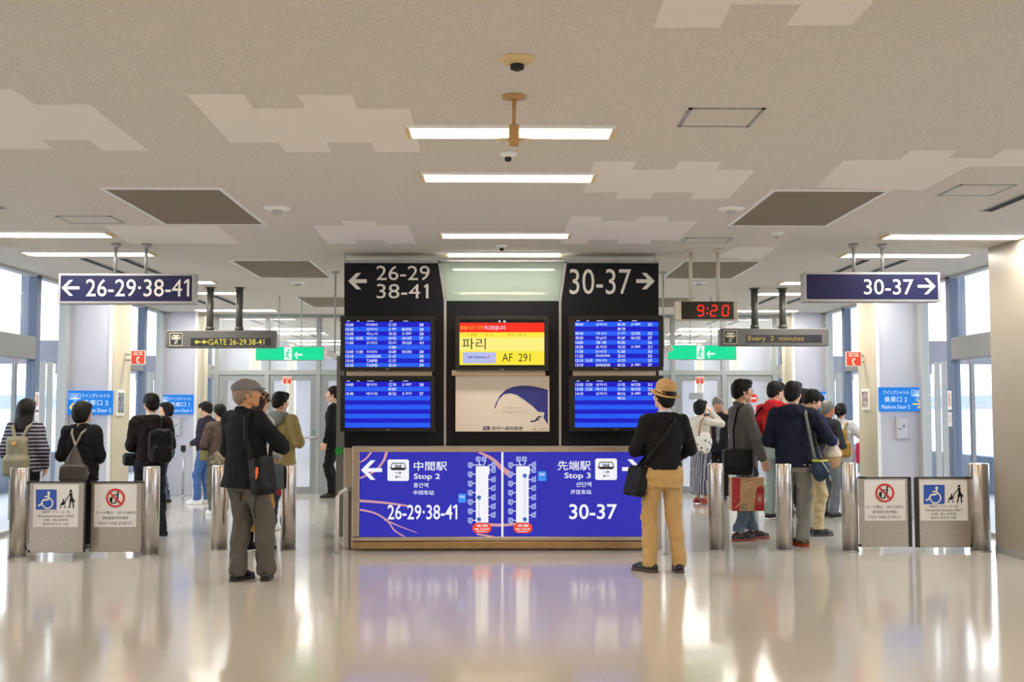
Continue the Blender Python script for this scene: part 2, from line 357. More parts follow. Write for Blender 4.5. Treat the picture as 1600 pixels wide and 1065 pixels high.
round_fit(465, 440, .11, 'smoke_detector', 'round smoke detector before the third left taupe panel')
round_fit(1092, 440, .11, 'smoke_detector', 'round smoke detector behind the clock poles')
# hanging twin-arm sensor
c = ce(803, 150); Yc = c.y; M_cp = mat('tan_plastic', 'b98f58', .45)
t = thing('hanging_sensor', 'tan twin-arm sensor hanging on a short rod before the front light', 'sensor', c)
MB().lathe(c, [(.065, 0), (.065, -.012), (.02, -.02)]).build('ceiling_plate', M_cp, t, smooth=True)
zb = at(803, 196, Yc).z
MB().tube([c, (c.x, c.y, zb)], [.014, .010]).build('rod', M_cp, t, smooth=True)
z2 = at(803, 227, Yc).z
MB().box((c.x-.029, c.y-.04, z2), (c.x+.029, c.y+.04, zb)).build('body', M_cp, t, bevel=.012)
for k in (-1, 1):
    MB().tube([(c.x+k*.025, c.y, z2+.03), (c.x+k*.06, c.y-.01, z2+.035), (c.x+k*.09, c.y-.01, z2+.03)], [.012, .005, .006]).tube([(c.x+k*.085, c.y-.01, z2+.032), (c.x+k*.082, c.y-.01, z2+.012)], [.008, .003]).build('arm', mat('cream_plastic2', 'e4d3a0', .4), t, smooth=True)
# ------------------------------------------------------------------ hanging signs
def arrow(mb, x0, x1, cy, h, w, Y, left=True):
    a, b_ = (x0, x1) if left else (x1, x0); d = 1 if left else -1
    mb.stroke([(a+d*w*.75, cy), (b_, cy)], w, Y-.0008)
    k = h/2*.95
    for sg in (-1, 1):
        mb.poly([(a, cy), (a+d*k, cy+sg*k), (a+d*(k+w*1.25), cy+sg*k), (a+d*w*1.35, cy)][::1 if d*sg < 0 else -1], Y)
def pole_sign(label, x0, y0, x1, y1, Y, poles, ytop, left, txt_, trect, arect):
    p = at((x0+x1)/2, y0, Y); t = thing('direction_sign', label, 'sign', (p.x, Y, CEIL))
    MB().pbox(x0, y0, x1, y1, Y, .16).build('housing', M_alu, t, bevel=.006)
    MB().pbox(x0+4, y0+3.5, x1-4, y1-4, Y-.004, .004).build('sign_face', M_navy, t)
    g = MB(); arrow(g, *arect, Y-.007, left); g.text(txt_, *trect, Y-.007, bold=.004)
    if txt_[-1] == '1': g.flag(trect[2], trect[1], trect[3], Y-.007)
    g.build('lettering', M_wglyph, t)
    for px in poles:
        q = at(px, y0, Y); MB().tube([(q.x, Y+.08, q.z), (q.x, Y+.08, CEIL)], .018).lathe((q.x, Y+.08, CEIL), [(.05, 0), (.05, -.03), (.02, -.05)], 16).build('pole', M_alu, t, smooth=True)
pole_sign('navy hanging sign reading 26-29·38-41 with an arrow left', 90, 427, 304, 474, 11.6, (176, 224), 380, True, '26-29·38-41', (134, 436, 296, 463), (96, 124, 449.5, 26, 4.6))
pole_sign('navy hanging sign reading 30-37 with an arrow right', 1257, 425, 1469, 471, 11.5, (1338, 1383), 379, False, '30-37', (1350, 436, 1427, 460), (1434, 1462, 447, 26, 4.4))
def tram_icon(g, x0, y0, x1, y1, Y, w=None):
    W, H = x1-x0, y1-y0; w = w or W*.05
    g.stroke([(x0+W*.12, y0+H*.42), (x0+W*.22, y0+H*.16), (x0+W*.78, y0+H*.16), (x0+W*.88, y0+H*.42)], w, Y)
    g.poly([(x0+W*.10, y0+H*.38), (x0+W*.90, y0+H*.38), (x0+W*.80, y0+H*.5), (x0+W*.20, y0+H*.5)], Y)
    g.stroke([(x0+W*.35, y0+H*.16), (x0+W*.35, y0+H*.42)], w*.6, Y); g.stroke([(x0+W*.65, y0+H*.16), (x0+W*.65, y0+H*.42)], w*.6, Y)
    for i in range(3): g.disc(x0+W*(.41+.09*i), y0+H*.25, w*.6, Y, 8); g.rect(x0+W*(.38+.09*i), y0+H*.27, x0+W*(.44+.09*i), y0+H*.38, Y)
    for yy, d in ((.63, 1), (.82, -1)):
        g.stroke([(x0+W*.36, y0+H*yy), (x0+W*.64, y0+H*yy)], w*.7, Y)
        e = x0+W*(.64 if d > 0 else .36); g.stroke([(e-d*W*.1, y0+H*(yy-.07)), (e, y0+H*yy), (e-d*W*.1, y0+H*(yy+.07))], w*.7, Y)
def led_sign(label, x0, y0, x1, y1, Y, poles, icon, disp, txt_, tr, col, arrows):
    p = at((x0+x1)/2, y0, Y); t = thing('message_display', label, 'sign', (p.x, Y, CEIL))
    MB().pbox(x0, y0, x1, y1, Y, .2).build('housing', M_dgrey, t, bevel=.01)
    MB().pbox(*disp, Y-.004, .006).build('display', mat('display_dark', '25252a', .25), t)
    MB().pbox(*icon, Y-.004, .006).build('icon_plate', mat('icon_dark', '26262c', .4), t)
    g = MB(); tram_icon(g, icon[0]+1, icon[1]+1, icon[2]-1, icon[3]-1, Y-.008, 1.3)
    i0, j0, i1, j1 = icon; g.stroke([(i0+.5, j0+.5), (i1-.5, j0+.5), (i1-.5, j1-.5), (i0+.5, j1-.5), (i0+.5, j0+.5)], .8, Y-.008)
    g.build('pictogram', mat('pale_pictogram', 'd8d2b8', .5), t)
    g = MB(); g.text(txt_, *tr, Y-.008, bold=.003)
    for ax in arrows:
        g.poly([(ax, 534), (ax+5, 530), (ax+5, 538)][::-1], Y-.008); g.stroke([(ax+4, 534), (ax+10, 534)], 2.4, Y-.008)
    g.build('led_text', col, t)
    for px in poles:
        q = at(px, y0, Y); MB().tube([(q.x, Y+.1, q.z-.02), (q.x, Y+.1, CEIL)], .05, 20).lathe((q.x, Y+.1, CEIL), [(.075, 0), (.075, -.012), (.05, -.02)], 20).lathe((q.x, Y+.1, q.z), [(.062, 0), (.062, .05), (.05, .06)], 20).build('pole', mat('pole_dark', '55544f', .4, .4), t, smooth=True)
led_sign('dark message display reading GATE 26-29.38-41 in yellow lights', 258, 516, 430, 543, 15.75, (325, 371), (265, 520, 285, 540), (298, 528, 423, 540), 'GATE 26-29.38-41', (325.5, 529.5, 413, 538.5), emit('led_yellow', 'e8dc50', 1.0), (303.5, 314.5))
led_sign('dark message display reading Every 2 minutes', 1126, 513, 1295, 540, 15.75, (1182, 1226), (1131, 516, 1152, 537), (1166, 523, 1284, 535), 'Every  2  minutes', (1169, 524.5, 1256, 534.5), emit('led_amber', 'c9ad58', .9), ())
# clock
Y = 11.95; p = at(1104, 471, Y); t = thing('digital_clock', 'hanging digital clock showing 9:20 in red', 'clock', (p.x, Y, CEIL))
MB().pbox(1056, 470.5, 1153, 499.5, Y, .13).build('housing', M_cream, t, bevel=.006)
MB().pbox(1065, 471, 1146, 498.5, Y-.006, .006).build('display', mat('clock_black', '060405', .2), t)
g = MB()
def seg(g, x, y, w, h, s, Y, tk=2.3):
    sl = 1.2
    P = {'a': ((x+sl, y), (x+w+sl, y)), 'b': ((x+w+sl, y), (x+w+sl/2, y+h/2)), 'c': ((x+w+sl/2, y+h/2), (x+w, y+h)), 'd': ((x, y+h), (x+w, y+h)), 'e': ((x+sl/2, y+h/2), (x, y+h)), 'f': ((x+sl, y), (x+sl/2, y+h/2)), 'g': ((x+sl/2, y+h/2), (x+w+sl/2, y+h/2))}
    for c_ in s:
        (a, b_), (c1, d1) = P[c_]; l = math.hypot(c1-a, d1-b_); ux, uy = (c1-a)/l*.8, (d1-b_)/l*.8
        g.stroke([(a+ux, b_+uy), (c1-ux, d1-uy)], tk, Y)
M_red = emit('clock_red', 'ff2a1c', 1.3)
for dx, sg in ((1089.5, 'abcdfg'), (1110, 'abged'), (1128.5, 'abcdef')): g = MB(); seg(g, dx, 477, 9, 16, sg, Y-.009); g.build('digit', M_red, t)
g = MB(); g.disc(1105.5, 481.5, 1.5, Y-.009, 10); g.disc(1105, 489, 1.5, Y-.009, 10); g.build('colon', M_red, t)
for px in (1081, 1124):
    q = at(px, 471, Y); MB().tube([(q.x, Y+.06, q.z), (q.x, Y+.06, CEIL)], .02).lathe((q.x, Y+.06, CEIL), [(.055, 0), (.055, -.015), (.02, -.03)], 16).build('pole', M_cream, t, smooth=True)
# green exit signs
def exit_sign(label, x0, y0, x1, y1, Y, rods):
    p = at((x0+x1)/2, y0, Y); t = thing('exit_sign', label, 'sign', (p.x, Y, CEIL))
    MB().pbox(x0, y0, x1, y1, Y, .08).build('housing', M_lgrey, t, bevel=.004)
    MB().pbox(x0+1, y0+1, x1-1, y1-1, Y-.004, .004).build('lit_face', emit('exit_green', '12dc98', 1.05), t)
    g = MB(); c = (x0+x1)/2; w = 13; g.rect(c-w/2-2, y0+1, c+w/2-3, y1-1, Y-.006)
    g.stroke([(c+8, (y0+y1)/2+2), (c+20, (y0+y1)/2+2)], 3, Y-.006); g.stroke([(c+12, y0+9), (c+8, (y0+y1)/2+2), (c+12, y1-3)], 2, Y-.006)
    g.build('pictogram', emit('exit_white', 'e8fff4', 1.0), t)
    r = MB(); m_ = (y0+y1)/2; r.disc(c-2, y0+6, 1.6, Y-.008, 10); r.stroke([(c-2, y0+8), (c-4, m_+3), (c-1, y1-4)], 2, Y-.008); r.stroke([(c-4, m_+3), (c-7, y1-5)], 1.8, Y-.008); r.stroke([(c-6, m_), (c-3, m_-2), (c+1, m_)], 1.4, Y-.008)
    r.build('running_figure', emit('exit_green', '12dc98', 1.05), t)
    for px in rods:
        q = at(px, y0, Y); MB().tube([(q.x, Y+.04, q.z), (q.x, Y+.04, CEIL)], .009, 8).build('rod', M_lgrey, t, smooth=True)
exit_sign('green lit exit sign left of the information tower', 399, 541, 506, 563, 17.0, (435, 470))
exit_sign('green lit exit sign right of the information tower', 1043, 539, 1151, 562, 17.0, (1079, 1112))
# cctv cameras on rods
for s, (px, py, rx) in enumerate(((518, 560, 523), (1043, 552, 1037))):
    Y = 14.0; p = at(px, py, Y); q = at(rx, py, Y); k = -1 if s == 0 else 1
    t = thing('surveillance_camera', 'white surveillance camera on a thin ceiling rod, %s of the tower' % ('left' if s == 0 else 'right'), 'camera', (q.x, Y, CEIL))
    MB().tube([(q.x, Y, q.z+.05), (q.x, Y, CEIL)], .012, 8).lathe((q.x, Y, CEIL), [(.05, 0), (.05, -.02), (.02, -.03)], 12).build('rod', M_lgrey, t, smooth=True)
    MB().prism([(p.x-k*.06, Y-.04, p.z-.02), (p.x+k*.07, Y-.04, p.z+.04), (p.x+k*.045, Y-.04, p.z+.11), (p.x-k*.085, Y-.04, p.z+.05)], (0, .09, 0)).build('housing', M_white, t, bevel=.01)
    MB().tube([(q.x, Y, q.z+.06), (p.x, Y, p.z+.06)], .014, 8).build('bracket', M_alu, t)
    MB().tube([(p.x-k*.065, Y+.005, p.z+.01), (p.x-k*.09, Y+.005, p.z)], .025, 12).build('lens', M_tv, t)
# SOS flags
def sos(label, x0, y0, x1, y1, Y):
    p = at((x0+x1)/2, y1, Y); t = thing('emergency_sign', label, 'sign', p)
    MB().pbox(x0, y0, x1, y1, Y, .02).build('plate', M_white, t)
    if Y < 18:
        a, b_ = at(x0 if x0 < 800 else x1, y0+5, Y), at(x0 if x0 < 800 else x1, y1-5, Y); sx = -1 if x0 < 800 else 1
        MB().box((a.x-sx*.01, Y+.002, b_.z), (sx*(XP-.012), Y+.018, b_.z+.03)).box((a.x-sx*.01, Y+.002, a.z-.03), (sx*(XP-.012), Y+.018, a.z)).build('bracket', M_alu, t)
    MB().pbox(x0+1, y0+1, x1-1, y1-1, Y-.003, .003).build('red_face', mat('sos_red', 'd8442c', .5), t)
    g = MB(); W = x1-x0; H = y1-y0; g.text('SOS', x0+W*.18, y0+H*.1, x1-W*.18, y0+H*.36, Y-.006, bold=.02)
    c = (x0+x1)/2; g.stroke([(c+W*.1, y0+H*.48), (c-W*.06, y0+H*.55), (c-W*.06, y0+H*.82), (c+W*.1, y0+H*.9)], W*.11, Y-.006)
    g.build('lettering', M_wglyph, t)
sos('red SOS telephone sign on the left pillar', 204, 547, 227, 569, 16.0)
sos('red SOS telephone sign on the right pillar', 1322, 549, 1346, 572, 16.0)
sos('small red SOS sign seen through the left glass doors', 441.5, 588, 456, 600, 20.27)
sos('small red SOS sign seen through the right glass doors', 1087, 588, 1100, 600, 20.27)
# blue platform signs on the pillars
M_psign = emit('platform_sign_blue', '1f86ea', .95); M_pw = emit('platform_sign_white', 'd6ecff', 1.0)
def plat(label, x0, y0, x1, y1, Y, num, mirror=False, arr=True):
    p = at((x0+x1)/2, y1, Y); t = thing('platform_sign', label, 'sign', p)
    MB().pbox(x0, y0, x1, y1, Y, .03).build('sign_face', M_psign, t)
    W, H = x1-x0, y1-y0; X = lambda u: x0+W*u
    Yv = lambda u: y0+H*u
    g = MB(); a = .30 if not mirror else .07; e = .96 if not mirror else .66
    g.text('ウイングシャトル', X(a+.02), Yv(.12), X(e-.02), Yv(.30), Y-.003, bold=.01)
    g.text('乗車口 '+num, X(a+.04), Yv(.38), X(e-.06), Yv(.62), Y-.003, bold=.015)
    g.text('Platform Door '+num, X(a-.02 if not mirror else .05), Yv(.74), X(e), Yv(.9), Y-.003, bold=.01)
    i0 = .05 if not mirror else .70; tram_icon(g, X(i0), Yv(.1), X(i0+.24), Yv(.62), Y-.003, .9)
    g.stroke([(X(i0), Yv(.12)), (X(i0+.24), Yv(.12)), (X(i0+.24), Yv(.36)), (X(i0), Yv(.36)), (X(i0), Yv(.12))], .7, Y-.003)
    g.build('lettering', M_pw, t)
    if arr:
        g = MB()
        if mirror: g.stroke([(X(.72), Yv(.7)), (X(.9), Yv(.7))], 2.2, Y-.004); g.stroke([(X(.83), Yv(.52)), (X(.92), Yv(.7)), (X(.83), Yv(.88))], 2.2, Y-.004)
        else: g.stroke([(X(.08), Yv(.7)), (X(.25), Yv(.7))], 2.2, Y-.004); g.stroke([(X(.15), Yv(.52)), (X(.06), Yv(.7)), (X(.15), Yv(.88))], 2.2, Y-.004)
        g.build('arrow', emit('arrow_yellow', 'ffd75a', 1.0), t)
plat('blue sign for platform door 2 on the left pillar', 104.5, 610, 176.5, 647.5, 15.46, '2')
plat('blue sign for platform door 1 on the far left pillar', 246.5, 616.5, 302, 646.5, 19.86, '1', arr=False)
plat('blue sign for platform door 2 on the right pillar with yellow arrow', 1374, 605, 1446, 642, 15.46, '2', True)
plat('blue sign on the far right pillar half hidden by people', 1246, 612, 1301, 642, 19.86, '1', True, False)
def wallbox(label, x0, y0, x1, y1, Y):
    t = thing('wall_cabinet', label, 'cabinet', at((x0+x1)/2, y1, Y))
    MB().pbox(x0, y0, x1, y1, Y, .03).build('door', M_lav, t, bevel=.004)
    g = MB(); g.stroke([(x0+1, y0+1), (x1-1, y0+1), (x1-1, y1-1), (x0+1, y1-1), (x0+1, y0+1)], .8, Y-.002); g.build('edge', M_alu, t)
    W, H = x1-x0, y1-y0; MB().pbox(x0+W*.5, y0+H*.35, x0+W*.66, y0+H*.45, Y-.01, .01).pbox(x0+W*.2, y0+H*.5, x0+W*.34, y0+H*.57, Y-.01, .01).build('latch', M_grey, t)
wallbox('small flush wall cabinet under the right blue sign', 1401, 651, 1421, 686, 15.46)
wallbox('small flush wall cabinet under the far left blue sign', 266, 652, 282, 681, 19.86)
wallbox('small flush wall cabinet on the left pillar', 118, 652, 137, 686, 15.46)
def poster_side(label, s, ya, yb, z0, z1, c):
    x = s*(XP-.013); t = thing('framed_notice', label, 'notice', (x, (ya+yb)/2, z0))
    MB().box((x-s*.02, ya, z0), (x, yb, z1)).build('frame', M_white, t)
    MB().box((x-s*.024, ya+.03, z0+.04), (x-s*.02, yb-.03, z1-.04)).build('picture', c, t)
poster_side('narrow framed notice on the side of the left pillar', -1, 15.65, 15.95, 1.42, 1.78, mat('notice_dull', '9aa6b0', .2, c2='4c5660', scale=14))
poster_side('narrow framed notice on the side of the right pillar', 1, 15.75, 16.05, 1.50, 1.80, mat('notice_red', 'd0c8c8', .3, c2='6a4048', scale=14))
# notices taped to the posts of the side windows
for s, px, py0, py1, Y, ttl in ((-1, 84, 612, 640, 14.35, 'left'), (1, 1462, 610, 640, 14.35, 'right')):
    for j, (a, b_) in enumerate(((py0, py1), (py1+4, py1+26))):
        x = s*(XW-.032)
        t = thing('notice_sticker', '%s paper notice on the %s window post' % (['upper', 'lower'][j], ttl), 'notice', (x, Y+.02, at(px, b_, Y).z))
        MB().box((x-s*.004, Y+.01, at(px, b_, Y).z), (x, Y+.13, at(px, a, Y).z)).build('sheet', M_white, t)
        MB().box((x-s*.005, Y+.035, at(px, b_, Y).z+.05), (x-s*.004, Y+.105, at(px, a, Y).z-.03)).build('printing', mat('sticker_red', 'b98080', .5, c2='e0c8c0', scale=60) if j == 0 else mat('sticker_grey', 'b8b8b8', .5, c2='e6e6e6', scale=60), t)
# ------------------------------------------------------------------ glass partition behind
Y = 20.3; M_pf = mat('partition_frame', 'a3a8a8', .45, .2)
for s, name in ((-1, 'window_20'), (1, 'window_21')):
    rt = sroot(name, (s*3, Y, 0), 'glass partition above the far doors')
    X0, X1 = s*1.2, s*5.2
    MB().box((X0, Y, 2.13), (X1, Y+.12, 2.22)).build('transom', M_pf, rt, bevel=.004)
    MB().box((X0, Y, CEIL-.06), (X1, Y+.12, CEIL)).build('head_frame', M_pf, rt)
    for px in ((338, 417, 497) if s < 0 else (1052, 1131.5, 1211)):
        q = at(px, 600, Y).x; MB().box((q-.04, Y-.01, 0), (q+.04, Y+.13, CEIL)).build('post', M_pf, rt, bevel=.004)
    MB().box((X0, Y+.05, 2.22), (X1, Y+.06, CEIL-.06)).build('pane', M_part, rt)
dn = 0
def door(px0, px1, gx0, gx1, label, handle=None):
    global dn; dn += 1
    a, b_ = at(px0, 700, Y).x, at(px1, 700, Y).x; g0, g1 = at(gx0, 700, Y).x, at(gx1, 700, Y).x
    rt = sroot('door_%d' % dn, ((a+b_)/2, Y, 0), label)
    e = Y+.02; zt = 2.13; z1 = 2.03; z0 = .12; g = MB()
    g.box((a, e, 0), (g0, e+.06, zt)).box((g1, e, 0), (b_, e+.06, zt)).box((g0, e, z1), (g1, e+.06, zt)).box((g0, e, 0), (g1, e+.06, z0))
    g.build('frame', mat('door_frame_grey', '989d9f', .45, .2), rt)
    MB().box((g0, e+.025, z0), (g1, e+.033, z1)).build('pane', M_part, rt)
    if handle:
        h = at(*handle, Y+.02); MB().box((h.x-.03, e-.02, h.z+.05), (h.x+.05, e, h.z+.13)).build('lock_box', mat('green_lock', '3f8f70', .4), rt)
        MB().tube([(h.x+.03, e-.05, h.z), (h.x-.09, e-.05, h.z)], .014, 10).tube([(h.x+.03, e-.05, h.z), (h.x+.03, e, h.z)], .022, 10).build('door_handle', M_steel, rt)
    return rt
door(343, 412, 352, 401, 'left grey framed glass door in the far partition')
door(421, 493, 425, 484, 'grey framed glass door beside the left exit', (492, 683))
door(501, 580, 511, 545, 'grey framed glass door behind the tower')
door(1056, 1127, 1067, 1124, 'grey framed glass door behind the hat man')
door(1136, 1207, 1139, 1203, 'grey framed glass door with a round red no entry sign')
door(990, 1048, 1000, 1042, 'grey framed glass door behind the right of the tower')
Yd = Y+.01
t = thing('notice_board', 'small grey notice on the far right glass door', 'notice', at(1086, 624, Yd)); MB().pbox(1076, 613, 1099, 624, Yd, .008).build('sheet', mat('notice_grey', 'b2b4bd', .5), t)
g = MB(); [g.rect(1078, 615+i*2.4, 1097, 616+i*2.4, Yd-.002) for i in range(4)]; g.build('printing', M_grey, t)
t = thing('no_entry_sign', 'round red no entry sign with red lettering on the far door', 'sign', at(1178, 645, Yd))
MB().prism([at(1177+6.8*math.cos(i*.2618), 622+6.8*math.sin(i*.2618), Yd-.002) for i in range(24)], (0, .006, 0)).build('disc', mat('entry_red', 'e03a2e', .4), t)
g = MB(); g.rect(1172, 620.8, 1182, 623.2, Yd-.005); g.build('bar', M_white, t)
g = MB(); g.text('立入禁止', 1168, 632, 1190, 639, Yd-.002, bold=.02); g.text('NO ENTRY', 1168, 640, 1188, 644, Yd-.002, bold=.02); g.build('lettering', mat('entry_letter', 'e8604e', .4), t)
# dim room beyond: desk-like rail and more panels
t = thing('handrail', 'low grey rail seen through the far left door', 'rail', fl(465, 745)); q = fl(465, 745)
MB().box((q.x-.5, q.y, .85), (q.x+.5, q.y+.04, .9)).build('rail', M_grey, t)
for k in (-.5, .46): MB().box((q.x+k, q.y, 0), (q.x+k+.04, q.y+.04, .85)).build('post', M_grey, t)
for s, px, ya, yb in ((-1, 287, 698, 775),):
    c = at(px, yb, 19.8); t = thing('barrier_pole', 'thin silver pole with black top by the far left pillar', 'pole', (c.x, 19.75, 0))
    MB().tube([(c.x, 19.75, 0), (c.x, 19.75, .84)], .02).lathe((c.x, 19.75, 0), [(.06, 0), (.06, .015), (.02, .02)], 16).build('pole', M_steel, t, smooth=True)
    MB().box((c.x-.045, 19.72, .78), (c.x+.03, 19.78, .88)).build('head', M_tv, t)
# ------------------------------------------------------------------ bollards and gates
def bollard(px, yb, yt, w, label):
    c = fl(px, yb); c.y += .08; Yc = c.y; c.x = at(px, 800, Yc).x; r = (at(px+w/2, 800, Yc).x-at(px-w/2, 800, Yc).x)/2; h = at(px, yt, Yc-r).z
    t = thing('bollard', label, 'bollard', (c.x, c.y, 0), 'steel bollards across the hall'); c.z = 0
    MB().lathe(c, [(r, .004), (r, h-.012), (r-.004, h-.004), (r-.012, h)], 48).build('tube', M_steel, t, smooth=True)
    MB().lathe(c, [(r+.006, 0), (r+.006, .012)], 48).build('floor_ring', M_alu, t, smooth=True)
    return c, r
BL = [bollard(30, 872, 731, 28, 'brushed steel bollard at the far left edge, holding the wheelchair gate'),
      bollard(236, 868, 729, 26, 'brushed steel bollard holding the left no-carts gate'),
      bollard(343, 860, 727, 25, 'brushed steel bollard left of the flat-capped man'),
      bollard(451, 860, 726, 23, 'brushed steel bollard between the flat-capped man and the tower'),
      bollard(1119, 861, 724, 25, 'brushed steel bollard nearest the hat-wearing man'),
      bollard(1225, 861, 724, 25, 'brushed steel bollard in front of the navy hooded person'),
      bollard(1328, 862, 723, 25, 'brushed steel bollard holding the right no-carts gate'),
      bollard(1531, 862, 724, 30, 'brushed steel bollard beside the right pillar, holding the wheelchair gate')]
M_gsteel = mat('gate_steel', 'b5aa9c', .34, .9, var=.06, scale=40)
def wheelchair(g, x0, y0, x1, y1, Y):
    W, H = x1-x0, y1-y0; X = lambda u: x0+W*u
    V = lambda u: y0+H*u
    g.disc(X(.62), V(.16), W*.07, Y, 14); g.stroke([(X(.62), V(.22)), (X(.60), V(.5)), (X(.34), V(.52))], W*.09, Y)
    g.stroke([(X(.60), V(.34)), (X(.42), V(.36))], W*.07, Y)
    g.arc(X(.56), V(.68), W*.25, W*.065, Y, -70, 190); g.stroke([(X(.34), V(.52)), (X(.24), V(.76)), (X(.1), V(.8))], W*.08, Y)
def stroller(g, x0, y0, x1, y1, Y):
    W, H = x1-x0, y1-y0; X = lambda u: x0+W*u
    V = lambda u: y0+H*u
    g.disc(X(.72), V(.07), W*.08, Y, 12)
    g.poly([(X(.64), V(.16)), (X(.80), V(.16)), (X(.82), V(.4)), (X(1.0), V(.66)), (X(.62), V(.66)), (X(.68), V(.4))], Y)
    g.stroke([(X(.68), V(.2)), (X(.55), V(.4)), (X(.42), V(.5))], W*.05, Y)
    g.stroke([(X(.70), V(.64)), (X(.62), V(1))], W*.08, Y); g.stroke([(X(.84), V(.64)), (X(.88), V(1))], W*.08, Y)
    g.stroke([(X(.44), V(.5)), (X(.34), V(.8)), (X(.06), V(.82))], W*.05, Y); g.disc(X(.28), V(.55), W*.055, Y, 10)
    g.poly([(X(.14), V(.72)), (X(.26), V(.58)), (X(.36), V(.66)), (X(.3), V(.8)), (X(.1), V(.8))], Y)
    g.disc(X(.1), V(.93), W*.05, Y, 10); g.disc(X(.36), V(.93), W*.05, Y, 10)
def gate(x0, y0, x1, y1, Y, kind, hinge, label):
    p = at((x0+x1)/2, y1, Y); t = thing('swing_gate', label, 'gate', (p.x, Y, 0))
    MB().pbox(x0, y0, x1, y1, Y, .035).build('leaf', M_gsteel, t, bevel=.004)
    g = MB(); e = 2.2
    g.pbox(x0-.5, y0-1, x1+.5, y0+1.2, Y-.008, .05)
    s_ = (x0-.5, x0+e) if hinge == 'r' else (x1-e, x1+.5)
    g.pbox(s_[0], y0, s_[1], y1, Y-.008, .05); g.build('edge_rubber', mat('gate_rubber', '2a2926', .6), t)
    hx = (x0-1, x0+10) if hinge == 'l' else (x1-10, x1+1)
    MB().pbox(hx[0], y0-1.5, hx[1], y0+1.5, Y-.02, .06).pbox(hx[0]+(0 if hinge == 'l' else 8), y1-4, hx[1]-(8 if hinge == 'l' else 0), y1, Y-.01, .05).build('hinge', mat('gate_rubber', '2a2926', .6), t)
    sx0, sx1 = (x0+7, x1-9) if hinge == 'l' else (x0+6, x1-8)
    sy0, sy1 = y0+3.5, y0+70
    if hinge == 'r' and kind == 'w': sx0, sx1 = x0+5, x1-8
    if y0 < 750: sy1 = y0+67
    MB().pbox(sx0, sy0, sx1, sy1, Y-.003, .003).build('notice', mat('gate_notice', 'e4e2df', .5), t)
    W = sx1-sx0; X = lambda u: sx0+W*u; Yv = lambda u: sy0+(sy1-sy0)*u; Z = Y-.006
    if kind == 'w':
        MB().rect(X(.07), Yv(.12), X(.52), Yv(.59), Z).build('blue_square', mat('access_blue', '2c56b8', .5), t)
        g = MB(); wheelchair(g, X(.07), Yv(.12), X(.52), Yv(.59), Z-.003); g.build('wheelchair_symbol', M_white, t)
        g = MB(); stroller(g, X(.57), Yv(.12), X(.93), Yv(.56), Z); g.build('stroller_symbol', M_tv, t)
        L = ('車椅子・ベビーカー用', 'Wheelchairs/Strollers ONLY', '轮椅、婴儿车专用', '휠체어/유모차 전용')
    else:
        g = MB(); c_, d_ = X(.5), Yv(.32)
        g.disc(c_+4, d_-9, 1.6, Z, 10); g.stroke([(c_+4, d_-7), (c_+3, d_), (c_+5, d_+8)], 2.4, Z); g.stroke([(c_+3, d_), (c_-1, d_+8)], 2, Z); g.stroke([(c_+4, d_-6), (c_-4, d_-4)], 1.5, Z); g.stroke([(c_-5, d_-5), (c_-6, d_+8), (c_+1, d_+8)], 1.6, Z); g.poly([(c_-9, d_-1), (c_-5, d_-1), (c_-5, d_+6), (c_-9, d_+6)], Z)
        g.build('cart_symbol', M_tv, t)
        g = MB(); g.arc(c_, d_, 13.3, 3.2, Z-.002, n=32); g.stroke([(c_-9.5, d_-9.5), (c_+9.5, d_+9.5)], 2.8, Z-.003); g.build('prohibition_ring', mat('ring_red', 'd02c2c', .5), t)
        L = ('カート禁止　NO CARTS', '请勿使用行李手推车', '카트의 사용을 금지합니다')
    g = MB()
    for i, s__ in enumerate(L):
        a = .62+i*(.093 if kind == 'w' else .125); u = (.2, .1, .24, .22)[i] if kind == 'w' else (.04, .2, .1)[i]
        g.text(s__, X(u), Yv(a), X(1-u), Yv(a+(.06 if kind == 'w' else .08)), Z)
    g.build('lettering', mat('notice_print', '55534f', .6), t)
gate(44, 753, 132, 863, BL[0][0].y, 'w', 'l', 'left swing gate with wheelchair and stroller symbols')
gate(140.5, 753, 222, 862, BL[1][0].y-.02, 'n', 'r', 'left swing gate with the red no-carts symbol')
gate(1344, 746, 1423, 854, BL[6][0].y, 'n', 'l', 'right swing gate with the red no-carts symbol')
gate(1433, 746, 1519, 855, BL[7][0].y, 'w', 'r', 'right swing gate with wheelchair and stroller symbols')
# ------------------------------------------------------------------ information tower
YT = 12.28
t = thing('information_tower', 'black information tower reading 26-29 38-41 and 30-37', 'information board', (.06, YT, 0))
tower = t
D = .35
def pp(mb, pts, Y, d): return mb.prism([at(x, y, Y) for x, y in pts], (0, d, 0))
pp(MB(), [(538, 410), (687, 410), (694, 470), (694, 700), (538, 700)], YT, D).build('left_panel', M_black, t)
pp(MB(), [(883, 410), (1029, 410), (1029, 700), (876, 700), (876, 470)], YT, D).build('right_panel', M_black, t)
MB().pbox(697, 470, 873, 700, YT+.02, D).build('centre_panel', M_black, t)
g = MB(); pp(g, [(684, 408), (688, 408), (697, 470), (697, 700), (693.5, 700), (693.5, 470)], YT-.02, .06); pp(g, [(882, 408), (886, 408), (877, 470), (877, 700), (873.5, 700), (873.5, 470)], YT-.02, .06)
g.pbox(537, 406.5, 688, 410.5, YT-.02, D); g.pbox(882, 406.5, 1030, 410.5, YT-.02, D); g.pbox(686, 406.5, 884, 408.5, YT, D)
g.build('metal_trim', M_alu, t)
pp(MB(), [(688, 408.5), (882, 408.5), (873, 470), (697, 470)], YT+.05, .012).build('glass_top', M_frost, t)
MB().pbox(777, 409, 791, 470, YT+.2, .06).build('glass_mullion', mat('pale_mullion', 'e0dcc0', .5), t)
